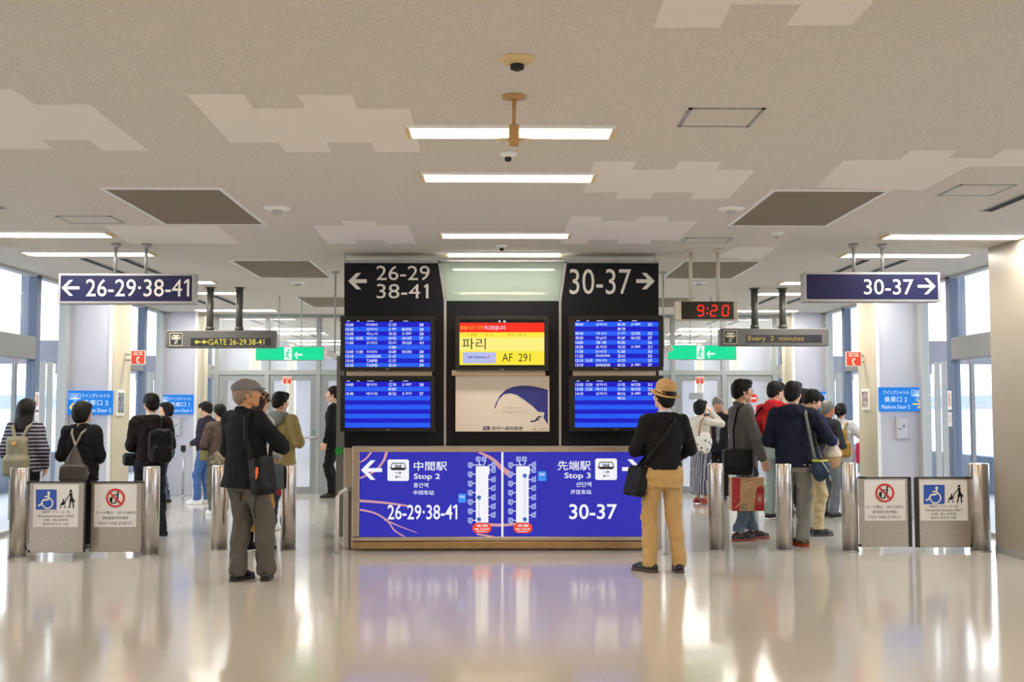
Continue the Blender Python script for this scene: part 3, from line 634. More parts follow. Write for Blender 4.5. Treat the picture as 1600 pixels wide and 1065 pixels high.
g = MB(); arrow(g, 544, 573, 439, 27, 6, YT-.004, True); g.text('26-29', 588, 415, 671.5, 437.5, YT-.004, bold=.002); g.text('38-41', 588.5, 443.5, 669.5, 466, YT-.004, bold=.002); g.flag(669.5, 443.5, 466, YT-.004)
arrow(g, 994, 1023, 439, 27, 6, YT-.004, False); g.text('30-37', 890, 420, 986, 459.5, YT-.004, bold=.0)
g.build('lettering', M_wglyph, t)
g = MB()
for a, b_ in ((541, 675), (706, 852), (895, 1025)): g.pbox(a, 578, b_, 586.6, YT-.1, .1)
g.build('monitor_bracket', M_steelw, t)
MB().pbox(536, 699, 1033, 857.5, YT-.05, .5).build('pedestal', M_steelw, t, bevel=.004)
for px in (539, 1024): q = at(px, 408, YT+.1); MB().tube([q, (q.x, q.y, CEIL-.001)], .008, 8).build('tie_rod', M_alu, t)
# grey service post with green push button behind the tower
c = fl(531, 838)
o = thing('service_post', 'tall grey post with a green button behind the tower', 'post', c)
x0, x1 = at(525, 700, c.y).x, at(542, 700, c.y).x; zt = at(530, 556, c.y).z
MB().box((x0, c.y, 0), (x1, c.y+.3, zt)).build('post', mat('greygreen_post', '7e8078', .45, .2), o)
q = at(530, 704, c.y); MB().tube([(q.x, c.y, q.z), (q.x, c.y-.03, q.z)], [.05, .045], 20).build('push_button', mat('button_green', '1fae4a', .3), o, smooth=True)
# monitors
YM = 12.02
M_scr = emit('screen_blue', '1010c8', .95); M_row = emit('screen_light_row', '1a5cf4', 1.0); M_scrw = emit('screen_text', 'dfe6ff', 1.0); M_blk = emit('screen_black', '020208', .2)
def monitor(label, x0, y0, x1, y1, sx0, sy0, sx1, sy1):
    p = at((x0+x1)/2, y1, YM); m = thing('flight_monitor', label, 'monitor', (p.x, YM, p.z))
    g = MB(); g.pbox(x0, y0, x1, sy0, YM, .09).pbox(x0, sy1, x1, y1, YM, .09).pbox(x0, sy0, sx0, sy1, YM, .09).pbox(sx1, sy0, x1, sy1, YM, .09).pbox(x0+1, y0+1, x1-1, y1-1, YM+.02, .1)
    g.build('bezel', M_tv, m)
    c_ = (x0+x1)/2; MB().pbox(c_-3, sy1+2.5, c_+3, sy1+3.5, YM-.001, .001).build('maker_mark', M_grey, m)
    return m
def board(label, x0, y0, x1, y1, sx0, sx1, rows, nrow, first):
    sy0, sy1 = y0+9, y1-6
    m = monitor(label, x0, y0, x1, y1, sx0, y0+6, sx1, sy1)
    MB().rect(sx0, y0+6, sx1, sy0+.5, YM+.012).build('screen_header', M_blk, m)
    MB().rect(sx0, sy0, sx1, sy1, YM+.01).build('screen', M_scr, m)
    h = 7.03; g = MB()
    for i in range(nrow):
        if (i+first) % 2: g.rect(sx0, sy0+1+i*h, sx1, sy0+1+(i+1)*h, YM+.008)
    g.build('light_rows', M_row, m)
    W = sx1-sx0; cols = (.01, .13, .25, .51, .67, .87); ends = (.10, .21, .38, .60, .78, .92)
    g = MB()
    for u, v in zip(cols, ends): g.rect(sx0+W*(u+.01), sy0-1.6, sx0+W*(v-.04), sy0-.6, YM+.006)
    g.build('header_text', M_scrw, m)
    for i, r_ in enumerate(rows):
        g = MB()
        for j, s_ in enumerate(r_):
            if s_: g.text(s_, sx0+W*cols[j], sy0+2.4+i*h, sx0+W*(ends[j] if not (j == 2 and len(s_) > 7) else .42), sy0+2.4+i*h+4.6, YM+.006, bold=.02)
        g.build('flight_row_text', M_scrw, m)
board('upper left blue departures monitor under 26-29 38-41', 531.5, 493.5, 679.5, 579, 539, 672.5, [
 ('10:00','','타이베이','CI 159','','38'),('10:20','','상하이','JL 891','MU 8734','28'),('10:30','','하노이','VN 331','JL 5007','28'),('11:00','10:50','칭다오','NH 983','NH 5473','27'),
 ('11:00','','싱가포르','SQ 619','NH 6269','41'),('','','','VS 8800','',''),('12:00','11:50','자카르타','GA 889','NH 5476','28'),('12:10','','KAOHSIUNG','CI 167','','38'),('13:10','','TAIPEI','CI 157','','40'),('13:35','','TAIPEI','GE 601','','39')], 10, 0)
board('lower left blue departures monitor with mostly empty rows', 531.5, 587, 679.5, 674, 539, 672.5, [
 ('14:00','','광저우','CZ 390','JL 5027','28'),('','','','MF 8070','',''),('15:40','','베이징','MU 526','JL 5015','27')], 10, 0)
board('upper right blue departures monitor under 30-37', 889.5, 493, 1036.5, 578.5, 898, 1029.5, [
 ('09:40','','상하이','MU 730','JL 5809','32'),('','','','FM 730','',''),('09:40','','서울 (김포)','JL 971','OZ 8705','33'),('09:50','','마닐라','PR 407','NH 5325','37'),('10:00','','홍콩','MU 2000','','36'),
 ('10:30','','호치민','VN 321','JL 5009','31'),('11:30','','암스테르담','KL 868','','35'),('11:55','','SEOUL(INCHEON)','ZE 612','','32'),('12:10','13:10','파리','AF 291','','35'),('13:10','','SHANGHAI','MU 226','JL 5881','37')], 10, 1)
board('lower right blue departures monitor beside the straw hat', 889.5, 587, 1036.5, 673.5, 898, 1029.5, [
 ('13:30','13:20','상하이','CA 922','NH 5730','31'),('13:45','13:35','베이징','CA 928','NH 5728','33'),('14:10','','상하이','MU 516','JL 5881','34'),('','','','FM 516','','')], 10, 0)
m = monitor('centre monitor with yellow flight screen showing AF 291', 711, 493, 857, 578, 718, 499, 851, 574)
g = MB().rect(718, 499, 851, 574, YM+.012); g.build('screen', M_blk, m)
MB().rect(718, 504, 850.5, 519, YM+.008).build('red_band', emit('screen_red', 'fb2208', 1), m)
MB().rect(718, 519, 850.5, 570, YM+.010).build('yellow_field', emit('screen_yellow', 'fde63a', 1), m)
MB().rect(718, 527, 850.5, 548, YM+.008).build('pale_field', emit('screen_pale_yellow', 'fdee80', 1), m)
MB().rect(723, 550, 775, 567.5, YM+.007).build('airline_box', emit('screen_lavender', 'b4bcf0', 1), m)
MB().text('AIR FRANCE', 731, 556.2, 759, 559.6, YM+.004, bold=.02).build('airline_text', emit('screen_indigo', '2c3488', 1), m)
MB().stroke([(761, 559.6), (764.5, 556)], 1.6, YM+.004).build('airline_stripe', emit('screen_stripe', 'e03040', 1), m)
MB().text('파리', 722, 528, 759, 545.5, YM+.004).text('AF  291', 784.5, 552, 829, 564.5, YM+.004).build('dark_text', emit('screen_dark', '2e2a08', .8), m)
MB().text('스케줄      12:15            변경  19:15', 728, 520.4, 822, 525.4, YM+.004).build('small_text', emit('screen_olive', 'c9a820', .9), m)
MB().text('출발시간 지연', 719, 508.5, 755, 515, YM+.004, bold=.01).build('orange_text', emit('screen_orange', 'ffa53a', 1), m)
MB().text('하고있습니다', 756.5, 508.5, 790, 515, YM+.004, bold=.01).rect(779, 500.5, 782, 503.5, YM+.004).rect(786.5, 500.5, 790, 503.5, YM+.004).build('white_text', M_scrw, m)
# advertising poster: cream with a blue sweep, without the drawn figure
YP = 12.2; p = at(785, 674, YP); t = thing('poster', 'cream advertising poster with a deep blue sweeping shape', 'poster', (p.x, YP, p.z))
MB().pbox(711.5, 587, 858.5, 674, YP, .05).build('board', mat('poster_cream', 'd9cdbd', .5), t, bevel=.003)
up = [(772, 638), (775, 629), (781, 618), (790, 609), (802, 604), (816, 602), (832, 603), (846, 606), (856, 609)]
dn_ = [(856, 663), (849, 652), (851, 644), (841, 643), (832, 634), (820, 625), (808, 617), (797, 614), (787, 616), (779, 624), (774, 637)]
MB().poly(up+dn_, YP-.003).build('blue_sweep', mat('poster_blue', '232c7e', .45), t)
g = MB(); g.stroke([(829, 658), (836, 657.5), (841, 651), (846, 650.5)], 2.2, YP-.005); g.stroke([(838, 655.5), (843, 655)], 1.6, YP-.005)
g.build('logo_mark', mat('poster_ink', '24264c', .5), t)
g = MB(); g.text('欧州へ最短最速', 768, 666, 816, 671.5, YP-.003, bold=.012, shear=.25).disc(835, 670, 1.3, YP-.003, 12).build('slogan', mat('poster_grey_ink', '50504e', .5), t)
MB().poly([(754, 671.5), (756, 666), (766, 666), (764, 671.5)], YP-.003).build('slogan_badge', mat('poster_ink', '24264c', .5), t)
MB().text('AY', 756.5, 667.2, 763, 670.6, YP-.006, bold=.02).build('badge_letters', M_wglyph, t)
MB().text('ふと思いたって、', 785, 635, 816, 639, YP-.003).text('旅行先はヨーロッパ。', 785, 641.5, 826, 645.5, YP-.003).text('関西空港', 840, 669, 855, 671.3, YP-.003).build('small_print', mat('poster_pale_ink', 'a09a94', .5), t)
# ------------------------------------------------------------------ light box counter
YC = 12.04; t = thing('light_box_counter', 'low steel framed light box with the blue stop 2 and stop 3 map', 'light box', (.06, YC, 0))
x0, x1 = 550, 1021; fx0, fx1, fy0, fy1 = 562, 1010, 706, 838
g = MB(); g.pbox(x0, 698, x1, fy0, YC, .16).pbox(x0, fy1, x1, 845, YC, .16).pbox(x0, fy0, fx0, fy1, YC, .16).pbox(fx1, fy0, x1, fy1, YC, .16); g.build('frame', M_steelw, t, bevel=.004)
MB().pbox(x0, 845.5, x1, 857.2, YC-.01, .17).build('kick_plate', mat('bronze_steel', 'b0946a', .28, .9, var=.1, scale=6, stretch=(1, 1, .1)), t, bevel=.003)
MB().pbox(x0, 696.8, x1, 698.4, YC-.015, .18).build('top_edge', M_alu, t)
# lit graphic with procedural blue
lm = emit('light_box_blue', '2f2fb4', .95)
MB().pbox(fx0, fy0, fx1, fy1, YC+.015, .05).build('lit_panel', lm, t)
Z = YC+.012; g = MB()
def swoosh(g, pts, w0, w1, Y):
    n = 14; P = []
    for i in range(n+1):
        u = i/n; k = len(pts)-1; a = min(int(u*k), k-1); f = u*k-a
        p0, p1, p2, p3 = (pts[max(a-1, 0)], pts[a], pts[a+1], pts[min(a+2, k)])
        q = tuple(.5*((2*p1[j])+(-p0[j]+p2[j])*f+(2*p0[j]-5*p1[j]+4*p2[j]-p3[j])*f*f+(-p0[j]+3*p1[j]-3*p2[j]+p3[j])*f**3) for j in (0, 1)); P.append(q)
    for i in range(n):
        w = w0+(w1-w0)*i/n; g.stroke([P[i], P[i+1]], w, Y)
for pts, w0, w1 in (([(562, 722), (572, 716), (580, 706)], 2, 3.5), ([(562, 747), (585, 736), (599, 720), (604, 706)], 2.5, 4.5), ([(562, 782), (600, 785), (637, 790)], 4, 3),
                    ([(562, 796), (585, 801), (605, 813), (616, 828), (632, 838)], 3, 2), ([(600, 811), (625, 822), (652, 832)], 2.5, .8), ([(748, 706), (768, 716), (784, 731), (800, 743)], 3, 10), ([(757, 819), (785, 820), (808, 818)], 5, 4), ([(745, 834), (770, 838), (775, 838)], 3, 1)):
    swoosh(g, pts, w0, w1, Z)
g.build('light_trails', emit('trail_pink', 'dca0a8', .9), t)
Z = YC+.009; g = MB()
arrow(g, 564, 597, 734, 32, 6, Z, True); g.build('left_arrow', emit('light_box_white', 'f2f2fa', 1.0), t); g = MB()
g.text('中間駅', 646.5, 720.5, 698.5, 735, Z, bold=.02); g.text('Stop 2', 646.5, 739.5, 687.5, 750.5, Z, bold=.015); g.text('중간역', 646, 754, 669, 761.5, Z, bold=.01); g.text('中间车站', 646, 765.5, 678, 773, Z, bold=.01)
g.build('stop_two_lettering', MATS['light_box_white'], t); g = MB(); g.text('26-29·38-41', 605.5, 788, 714.5, 811.5, Z, bold=.01); g.flag(714.5, 788, 811.5, Z, .13); g.build('gate_range_lettering', MATS['light_box_white'], t); g = MB()
g.text('先端駅', 871, 719.5, 923, 734.5, Z, bold=.02); g.text('Stop 3', 882, 738, 923, 749.5, Z, bold=.015); g.text('선단역', 900, 752.5, 924, 760.5, Z, bold=.01); g.text('开往车站', 891.5, 764.5, 924, 772, Z, bold=.01)
g.build('stop_three_lettering', MATS['light_box_white'], t)
MB().text('30-37', 889.5, 787, 964, 811, Z, bold=.014).build('gate_range_lettering', MATS['light_box_white'], t)
g = MB(); arrow(g, 972, 1003, 732.5, 32, 6, Z, False); g.build('right_arrow', MATS['light_box_white'], t)
MB().rrect(605.5, 717.5, 639, 751, 3, Z).build('pictogram_plate', MATS['light_box_white'], t); MB().rrect(930, 716, 964, 749.5, 3, Z).build('pictogram_plate', MATS['light_box_white'], t)
MB().rect(783.3, 706, 786.5, 838, Z).build('centre_line', MATS['light_box_white'], t)
for bx, m_ in ((743.5, 0), (806.5, 1)):
    g = MB()
    g.rect(bx, 728, bx+19.5, 816, Z); g.rect(bx+19.5, 728, bx+21.3, 741, Z)
    for i in range(7):
        y = 726+i*14.4; g.stroke([(bx-9 if i else bx-9, y), (bx+(0 if i else 10), y)], 1.1, Z)
    for i, y in enumerate((726, 734, 749, 762.5, 777, 791, 804.5)): g.stroke([(bx+19.5, y), (bx+26, y)], 1.1, Z)
    g.stroke([(bx+4, 720), (bx+7, 727)], 1.2, Z); g.stroke([(bx+15, 720), (bx+12, 727)], 1.2, Z)
    g.build('terminal_map', MATS['light_box_white'], t)
g = MB(); tram_icon(g, 606, 718, 638.5, 750.5, Z-.002, 1.3); tram_icon(g, 930.5, 716.5, 963.5, 749, Z-.002, 1.3); g.build('tram_pictogram', mat('sign_ink', '17171c', .5), t)
M_tag = emit('tag_pale', 'a8b8ee', .95); M_ti = emit('tag_ink', '2a2a90', .9)
def gtag(g, k):
    o_ = g.build('gate_tag', M_tag, t); k.build('gate_number', M_ti, t, parent=o_)
nums_l = ('32', '31', '30', '29', '28', '27', '26'); nums_r = ('35', '36', '37', '38', '39', '40', '41')
for bx in (743.5, 806.5):
    for i, n_ in enumerate(nums_l):
        g = MB(); k = MB(); y = 726+i*14.4; g.rrect(bx-12.5, y-4, bx-5, y+4, 1.2, Z-.001); g.poly([(bx-12, y+3.5), (bx-8, y+3.5), (bx-7, y+6.5)], Z-.001); k.text(n_, bx-11.4, y-2.2, bx-6.2, y+2.4, Z-.003); gtag(g, k)
    for i, (n_, y) in enumerate(zip(nums_r, (726, 734.5, 749, 762.5, 777, 791, 804.5))):
        g = MB(); k = MB(); g.rrect(bx+24, y-3.8, bx+31, y+3.8, 1.2, Z-.001); g.poly([(bx+27, y-3.5), (bx+30.5, y-3.5), (bx+31, y-6.5)], Z-.001); k.text(n_, bx+25, y-2.2, bx+30, y+2.2, Z-.003); gtag(g, k)
    for xx, n_ in ((bx, '33'), (bx+9, '34')): g = MB(); k = MB(); g.rrect(xx, 713, xx+7.5, 720.5, 1.2, Z-.001); k.text(n_, xx+1.2, 714.8, xx+6.3, 719, Z-.003); gtag(g, k)
g = MB(); g.rrect(716, 771, 728, 785, 1, Z); g.rrect(840.5, 736, 853.5, 751, 1, Z); g.build('here_marker', emit('marker_blue', '3a8ff0', 1), t)
MB().text('現在地', 718, 773.5, 726, 778, Z-.003, bold=.02).text('現在地', 843, 738.5, 851, 743, Z-.003, bold=.02).build('here_text', emit('light_box_white', 'f2f2fa', 1.0), t)
g = MB()
for bx, ys in ((745.5, (777, 811)), (817, (743, 811))):
    for y in ys: g.rrect(bx, y-3, bx+6, y+2.5, 1, Z-.002); g.stroke([(bx+.8, y+3.5), (bx+5.2, y+3.5)], .8, Z-.002)
g.stroke([(748.5, 781), (748.5, 807)], .5, Z-.002); g.stroke([(820, 747), (820, 807)], .5, Z-.002); g.build('tram_stop_marks', emit('marker_blue2', '2d6fc4', .9), t)
g = MB()
for cx in (753, 817): g.rrect(cx-15, 816.5, cx+15, 832.5, 7.9, Z-.001)
g.build('terminal_badges', emit('badge_red', 'f04a30', 1), t)
g = MB()
for cx in (753, 817): g.text('本館', cx-9, 818.5, cx+9, 823, Z-.004, bold=.02); g.text('Main Terminal', cx-11, 824.5, cx+11, 827.5, Z-.004, bold=.02); g.text('Building', cx-8, 828.6, cx+8, 831.4, Z-.004, bold=.02)
g.build('badge_text', emit('light_box_white', 'f2f2fa', 1.0), t)
# short white rails at both sides of the counter
for px, side in ((529, 'left'), (1046, 'right')):
    c = fl(px, 866); a, b_ = c.x-.02, c.x+.05; o = thing('guard_rail', 'short white rail standing %s of the light box' % side, 'rail', c)
    z = at(px, 770, c.y).z
    MB().tube([(a, c.y, 0), (a, c.y, z-.04), (a+.03, c.y+.05, z), (a+.06, c.y+.35, z+.02), (a+.06, c.y+.4, z-.02), (a+.06, c.y+.42, 0)], .022, 12).build('rail', mat('rail_white', 'cfcac2', .4), o, smooth=True)
    MB().lathe((a, c.y, 0), [(.045, 0), (.045, .012), (.022, .02)], 16).build('foot_plate', M_alu, o)
# ------------------------------------------------------------------ organic shapes from signed distances
def rot(yaw=0, pitch=0, roll=0):                 # columns: local axes in the body frame
    return np.array(Euler((pitch, roll, yaw)).to_matrix())
class SDF:
    def __init__(s, h): s.h = h; s.p = []; s.clips = []
    def _add(s, fn, c, r, k, op): s.p.append((fn, np.array(c, float), np.array(r, float)*np.ones(3), k, op)); return s
    def ell(s, c, r, k=.01, M=None, op='u'):
        c = np.array(c, float); r = np.array(r, float)*np.ones(3); M = np.eye(3) if M is None else M; sc = np.linalg.norm(M[:, 0]); M = M/sc; r = r*sc
        def fn(X, Y, Z):
            x, y, z = X-c[0], Y-c[1], Z-c[2]
            u = [(x*M[0, i]+y*M[1, i]+z*M[2, i]) for i in range(3)]
            a = np.sqrt(sum((u[i]/r[i])**2 for i in range(3)))+1e-9; b = np.sqrt(sum((u[i]/r[i]**2)**2 for i in range(3)))+1e-9
            return a*(a-1)/b
        ext = np.sqrt(sum((M[:, i]*r[i])**2 for i in range(3)))
        return s._add(fn, c, ext, k, op)
    def cone(s, a, b, ra, rb, k=.02, op='u', flat=None):
        a = np.array(a, float); b = np.array(b, float); d = b-a; L2 = float(d @ d)+1e-12
        fl_ = None if flat is None else (np.array(flat[0], float)/np.linalg.norm(flat[0]), flat[1])
        def fn(X, Y, Z):
            x, y, z = X-a[0], Y-a[1], Z-a[2]
            t = np.clip((x*d[0]+y*d[1]+z*d[2])/L2, 0, 1)
            qx, qy, qz = x-t*d[0], y-t*d[1], z-t*d[2]; q2 = qx*qx+qy*qy+qz*qz
            if fl_: n, f = fl_; dn = qx*n[0]+qy*n[1]+qz*n[2]; q2 = q2+dn*dn*(f*f-1)
            return np.sqrt(q2)-(ra+(rb-ra)*t)
        lo = np.minimum(a-ra, b-rb); hi = np.maximum(a+ra, b+rb)
        return s._add(fn, (lo+hi)/2, (hi-lo)/2, k, op)
    def chain(s, pts, rs, k=.015, flat=None):
        rs = rs if isinstance(rs, (list, tuple)) else [rs]*len(pts)
        for i in range(len(pts)-1): s.cone(pts[i], pts[i+1], rs[i], rs[i+1], k, flat=flat)
        return s
    def box(s, c, r, rd=.02, k=.01, M=None, op='u'):
        c = np.array(c, float); r = np.array(r, float); M = np.eye(3) if M is None else M; sc = np.linalg.norm(M[:, 0]); M = M/sc; r = r*sc
        def fn(X, Y, Z):
            x, y, z = X-c[0], Y-c[1], Z-c[2]
            q = [np.abs(x*M[0, i]+y*M[1, i]+z*M[2, i])-(r[i]-rd) for i in range(3)]
            return np.sqrt(sum(np.maximum(v, 0)**2 for v in q))+np.minimum(np.maximum(np.maximum(q[0], q[1]), q[2]), 0)-rd
        return s._add(fn, c, np.abs(M) @ r, k, op)
    def loft(s, secs, k=.03, n=2.3, op='u'):       # secs: (z, cx, cy, rx, ry)
        S = np.array(sorted(secs), float)
        zz = np.linspace(S[0, 0], S[-1, 0], 60)
        C = []
        for j in range(1, 5):
            v = np.interp(zz, S[:, 0], S[:, j]); v = np.convolve(np.pad(v, 3, 'edge'), np.ones(7)/7, 'valid'); C.append(v)
        def fn(X, Y, Z):
            z1 = Z.ravel(); cx, cy, rx, ry = [np.interp(z1, zz, c).reshape(Z.shape) for c in C]
            q = (np.abs((X-cx)/rx)**n+np.abs((Y-cy)/ry)**n)**(1/n)
            d = (q-1)*np.minimum(rx, ry); dz = np.maximum(S[0, 0]-Z, Z-S[-1, 0])
            return np.where(dz > 0, np.sqrt(np.maximum(d, 0)**2+dz**2), np.maximum(d, dz))
        lo = np.array([(S[:, 1]-S[:, 3]).min(), (S[:, 2]-S[:, 4]).min(), S[0, 0]]); hi = np.array([(S[:, 1]+S[:, 3]).max(), (S[:, 2]+S[:, 4]).max(), S[-1, 0]])
        return s._add(fn, (lo+hi)/2, (hi-lo)/2, k, op)
    def clip(s, n, d):                             # keep where n.x < d
        s.clips.append((np.array(n, float), d)); return s
    def mesh(s, folds=None):
        h = s.h; add = [p for p in s.p if p[4] == 'u']
        lo = np.min([p[1]-p[2] for p in add], 0)-3*h; hi = np.max([p[1]+p[2] for p in add], 0)+3*h
        N = np.ceil((hi-lo)/h).astype(int)+1; G = np.full(N, .5, np.float32)
        ax = [lo[i]+h*np.arange(N[i]) for i in range(3)]
        for fn, c, r, k, op in s.p:
            m = 2.5*h+k*1.2; a = np.maximum(np.floor((c-r-m-lo)/h).astype(int), 0); b = np.minimum(np.ceil((c+r+m-lo)/h).astype(int)+1, N)
            if (b <= a).any(): continue
            X = ax[0][a[0]:b[0], None, None]; Y = ax[1][None, a[1]:b[1], None]; Z = ax[2][None, None, a[2]:b[2]]
            X, Y, Z = np.broadcast_arrays(X, Y, Z)
            d = fn(X, Y, Z).astype(np.float32); g = G[a[0]:b[0], a[1]:b[1], a[2]:b[2]]
            if op == 'u':
                hh = np.clip(.5+.5*(g-d)/k, 0, 1); v = g*(1-hh)+d*hh-k*hh*(1-hh)
                v = np.where(g > .45, d, v)
            else:
                d = -d; hh = np.clip(.5-.5*(g-d)/k, 0, 1); v = g*(1-hh)+d*hh+k*hh*(1-hh)
            G[a[0]:b[0], a[1]:b[1], a[2]:b[2]] = v
        X = ax[0][:, None, None]; Y = ax[1][None, :, None]; Z = ax[2][None, None, :]
        if folds:
            amp, fr, seed, st = folds; rg = np.random.RandomState(seed); n = 0
            band = np.abs(G) < amp*4
            I = np.nonzero(band); x, y, z = ax[0][I[0]], ax[1][I[1]], ax[2][I[2]]
            wx = x+.03*np.sin(11*z+seed)+.02*np.sin(23*y+1); wz = z+.03*np.sin(9*x+2+seed)+.02*np.sin(17*y)
            for i in range(5):
                v = rg.normal(size=3); v[2] *= st; v /= np.linalg.norm(v); f = fr*(.7+.5*i)
                n = n+(1-np.abs(np.sin(f*(v[0]*wx+v[1]*y+v[2]*wz)+rg.rand()*6))*2)/(1+.45*i)
            G[I] += (amp*.5*n).astype(np.float32)
        for n_, d in s.clips: np.maximum(G, (n_[0]*X+n_[1]*Y+n_[2]*Z-d).astype(np.float32), out=G)
        G[0] = G[-1] = .5; G[:, 0] = G[:, -1] = .5; G[:, :, 0] = G[:, :, -1] = .5
        return surface_nets(G, lo, h)
def surface_nets(G, lo, h):
    I = G < 0; n = np.array(G.shape)-1
    cnt = np.zeros(n, np.int8); cor = [(i, j, k) for i in (0, 1) for j in (0, 1) for k in (0, 1)]
    sl = lambda A, c: A[c[0]:c[0]+n[0], c[1]:c[1]+n[1], c[2]:c[2]+n[2]]
    for c in cor: cnt += sl(I, c)
    act = (cnt > 0) & (cnt < 8); idx = np.full(n, -1, np.int64); P = np.argwhere(act); idx[act] = np.arange(len(P))
    V = np.zeros((len(P), 3)); W = np.zeros(len(P))
    g = {c: G[P[:, 0]+c[0], P[:, 1]+c[1], P[:, 2]+c[2]].astype(float) for c in cor}
    for c in cor:
        for a in range(3):
            if c[a] == 0:
                e = list(c); e[a] = 1; e = tuple(e); m = (g[c] < 0) != (g[e] < 0)
                t = np.where(m, g[c]/np.where(m, g[c]-g[e], 1), 0); q = np.tile(np.array(c, float), (len(P), 1)); q[:, a] += t
                V += q*m[:, None]; W += m
    V = (P+V/np.maximum(W, 1)[:, None])*h+lo
    F_ = []
    for a in range(3):
        b, c = (a+1) % 3, (a+2) % 3
        s0 = [slice(1, None)]*3; s0[a] = slice(0, -1); A = I[:-1, :-1, :-1]
        sh = [slice(0, n[0]), slice(0, n[1]), slice(0, n[2])]; up = [slice(0, n[0]), slice(0, n[1]), slice(0, n[2])]; up[a] = slice(1, n[a]+1)
        B = I[tuple(up)]; ch = np.argwhere(A != B); ch = ch[(ch[:, b] > 0) & (ch[:, c] > 0)]
        eb = np.zeros(3, int); eb[b] = 1; ec = np.zeros(3, int); ec[c] = 1
        q = np.stack([idx[tuple((ch-o_).T)] for o_ in (0*eb, eb, eb+ec, ec)], 1)
        ins = A[tuple(ch.T)]; q[~ins] = q[~ins][:, ::-1]; F_.append(q)
    Fq = np.concatenate(F_); Fq = Fq[(Fq >= 0).all(1)]
    return V, Fq
def np_obj(name, V, Fq, m, parent, scale=1.0, off=(0, 0, 0), label=None):
    me = bpy.data.meshes.new(name); V = V*scale-np.array(off)
    me.vertices.add(len(V)); me.vertices.foreach_set('co', V.astype(np.float32).ravel())
    me.loops.add(len(Fq)*4); me.loops.foreach_set('vertex_index', Fq.astype(np.int32).ravel())
    me.polygons.add(len(Fq)); me.polygons.foreach_set('loop_start', np.arange(0, len(Fq)*4, 4, dtype=np.int32))
    me.polygons.foreach_set('use_smooth', np.ones(len(Fq), bool)); me.update(calc_edges=True); me.validate()
    me.materials.append(m); o = bpy.data.objects.new(name, me); COL.objects.link(o); o.parent = parent
    if label: o['label'] = label
    return o
def V3(*a): return np.array(a, float)
def ik(a, b, l1, l2, hint):
    a, b = V3(*a), V3(*b); d = b-a; L = np.linalg.norm(d); L_ = min(L, (l1+l2)*.999); u = d/L
    if L > L_: b = a+u*L_
    x = (l1*l1-l2*l2+L_*L_)/(2*L_); hgt = math.sqrt(max(l1*l1-x*x, 0)); hv = V3(*hint); hv = hv-u*(hv @ u); hv /= np.linalg.norm(hv)+1e-9
    return a+u*x+hv*hgt, b
# ------------------------------------------------------------------ people
M_skin = mat('skin', 'dcae90', .5, var=.05, scale=14); M_skin2 = mat('skin_tan', 'c08c66', .5, var=.06, scale=14)
M_hair = mat('black_hair', '0d0a09', .6, spec=.25, bump=.6, scale=90, stretch=(1, 1, .12)); M_hairb = mat('brown_hair', '2b1c15', .6, spec=.25, bump=.6, scale=90, stretch=(1, 1, .12))
M_hairg = mat('grey_hair', '7d7a76', .5, bump=.6, scale=90, stretch=(1, 1, .12), c2='4e4a47')
M_eye = mat('dark_eye', '1a1210', .25)
def fabric(name, c, rough=.85, **k): return mat(name, c, rough, bump=k.pop('bump', .25), scale=k.pop('scale', 120), spec=.2, **k)
def hand(S, Wp, d, palm, curl, side, h, grip=0):
    # wrist point Wp, direction d, palm normal; thumb on side*(d x palm)
    d = d/np.linalg.norm(d); palm = palm-d*(palm @ d); palm /= np.linalg.norm(palm); across = np.cross(d, palm)*side
    S.cone(Wp-d*.01, Wp+d*.035, .026, .030, .012, flat=(palm, 1.35)); S.cone(Wp+d*.03+across*.016, Wp+d*.078+across*.024, .022, .017, .012, flat=(palm, 1.2)); S.cone(Wp+d*.03-across*.016, Wp+d*.074-across*.026, .022, .016, .012, flat=(palm, 1.2)); S.cone(Wp+d*.04, Wp+d*.08, .022, .018, .012, flat=(palm, 1.2))
    for i, (o, L) in enumerate(((.031, .072), (.0105, .08), (-.0105, .075), (-.031, .06))):
        p = Wp+d*(.082-.004*abs(i-1.2))+across*o; a = curl*(.55+.08*i); L1, L2, L3 = L*.46, L*.31, L*.23; dd = d+across*(.10*(1.5-i)/1.5)*(1-min(curl, 1)*.7); dd /= np.linalg.norm(dd)
        rr = (.0098, .0092, .0085, .0075)
        for j, LL in enumerate((L1, L2, L3)):
            q = p+(dd*math.cos(a)+palm*math.sin(a))*LL; S.cone(p, q, rr[j], rr[j+1], .004); p = q; a += curl*(.75, .6, .4)[j]
    p = Wp+d*.022+across*.026+palm*.006
    td = d*.62+across*.62*(1-.35*min(curl, 1))+palm*(.25+.45*curl); td /= np.linalg.norm(td); q = p+td*.042; S.cone(p-td*.01, q, .0155, .0115, .01)
    td2 = td*.8+d*.35+palm*.25*curl; td2 /= np.linalg.norm(td2); S.cone(q, q+td2*.032, .0112, .0088, .004)
PEOPLE = {}
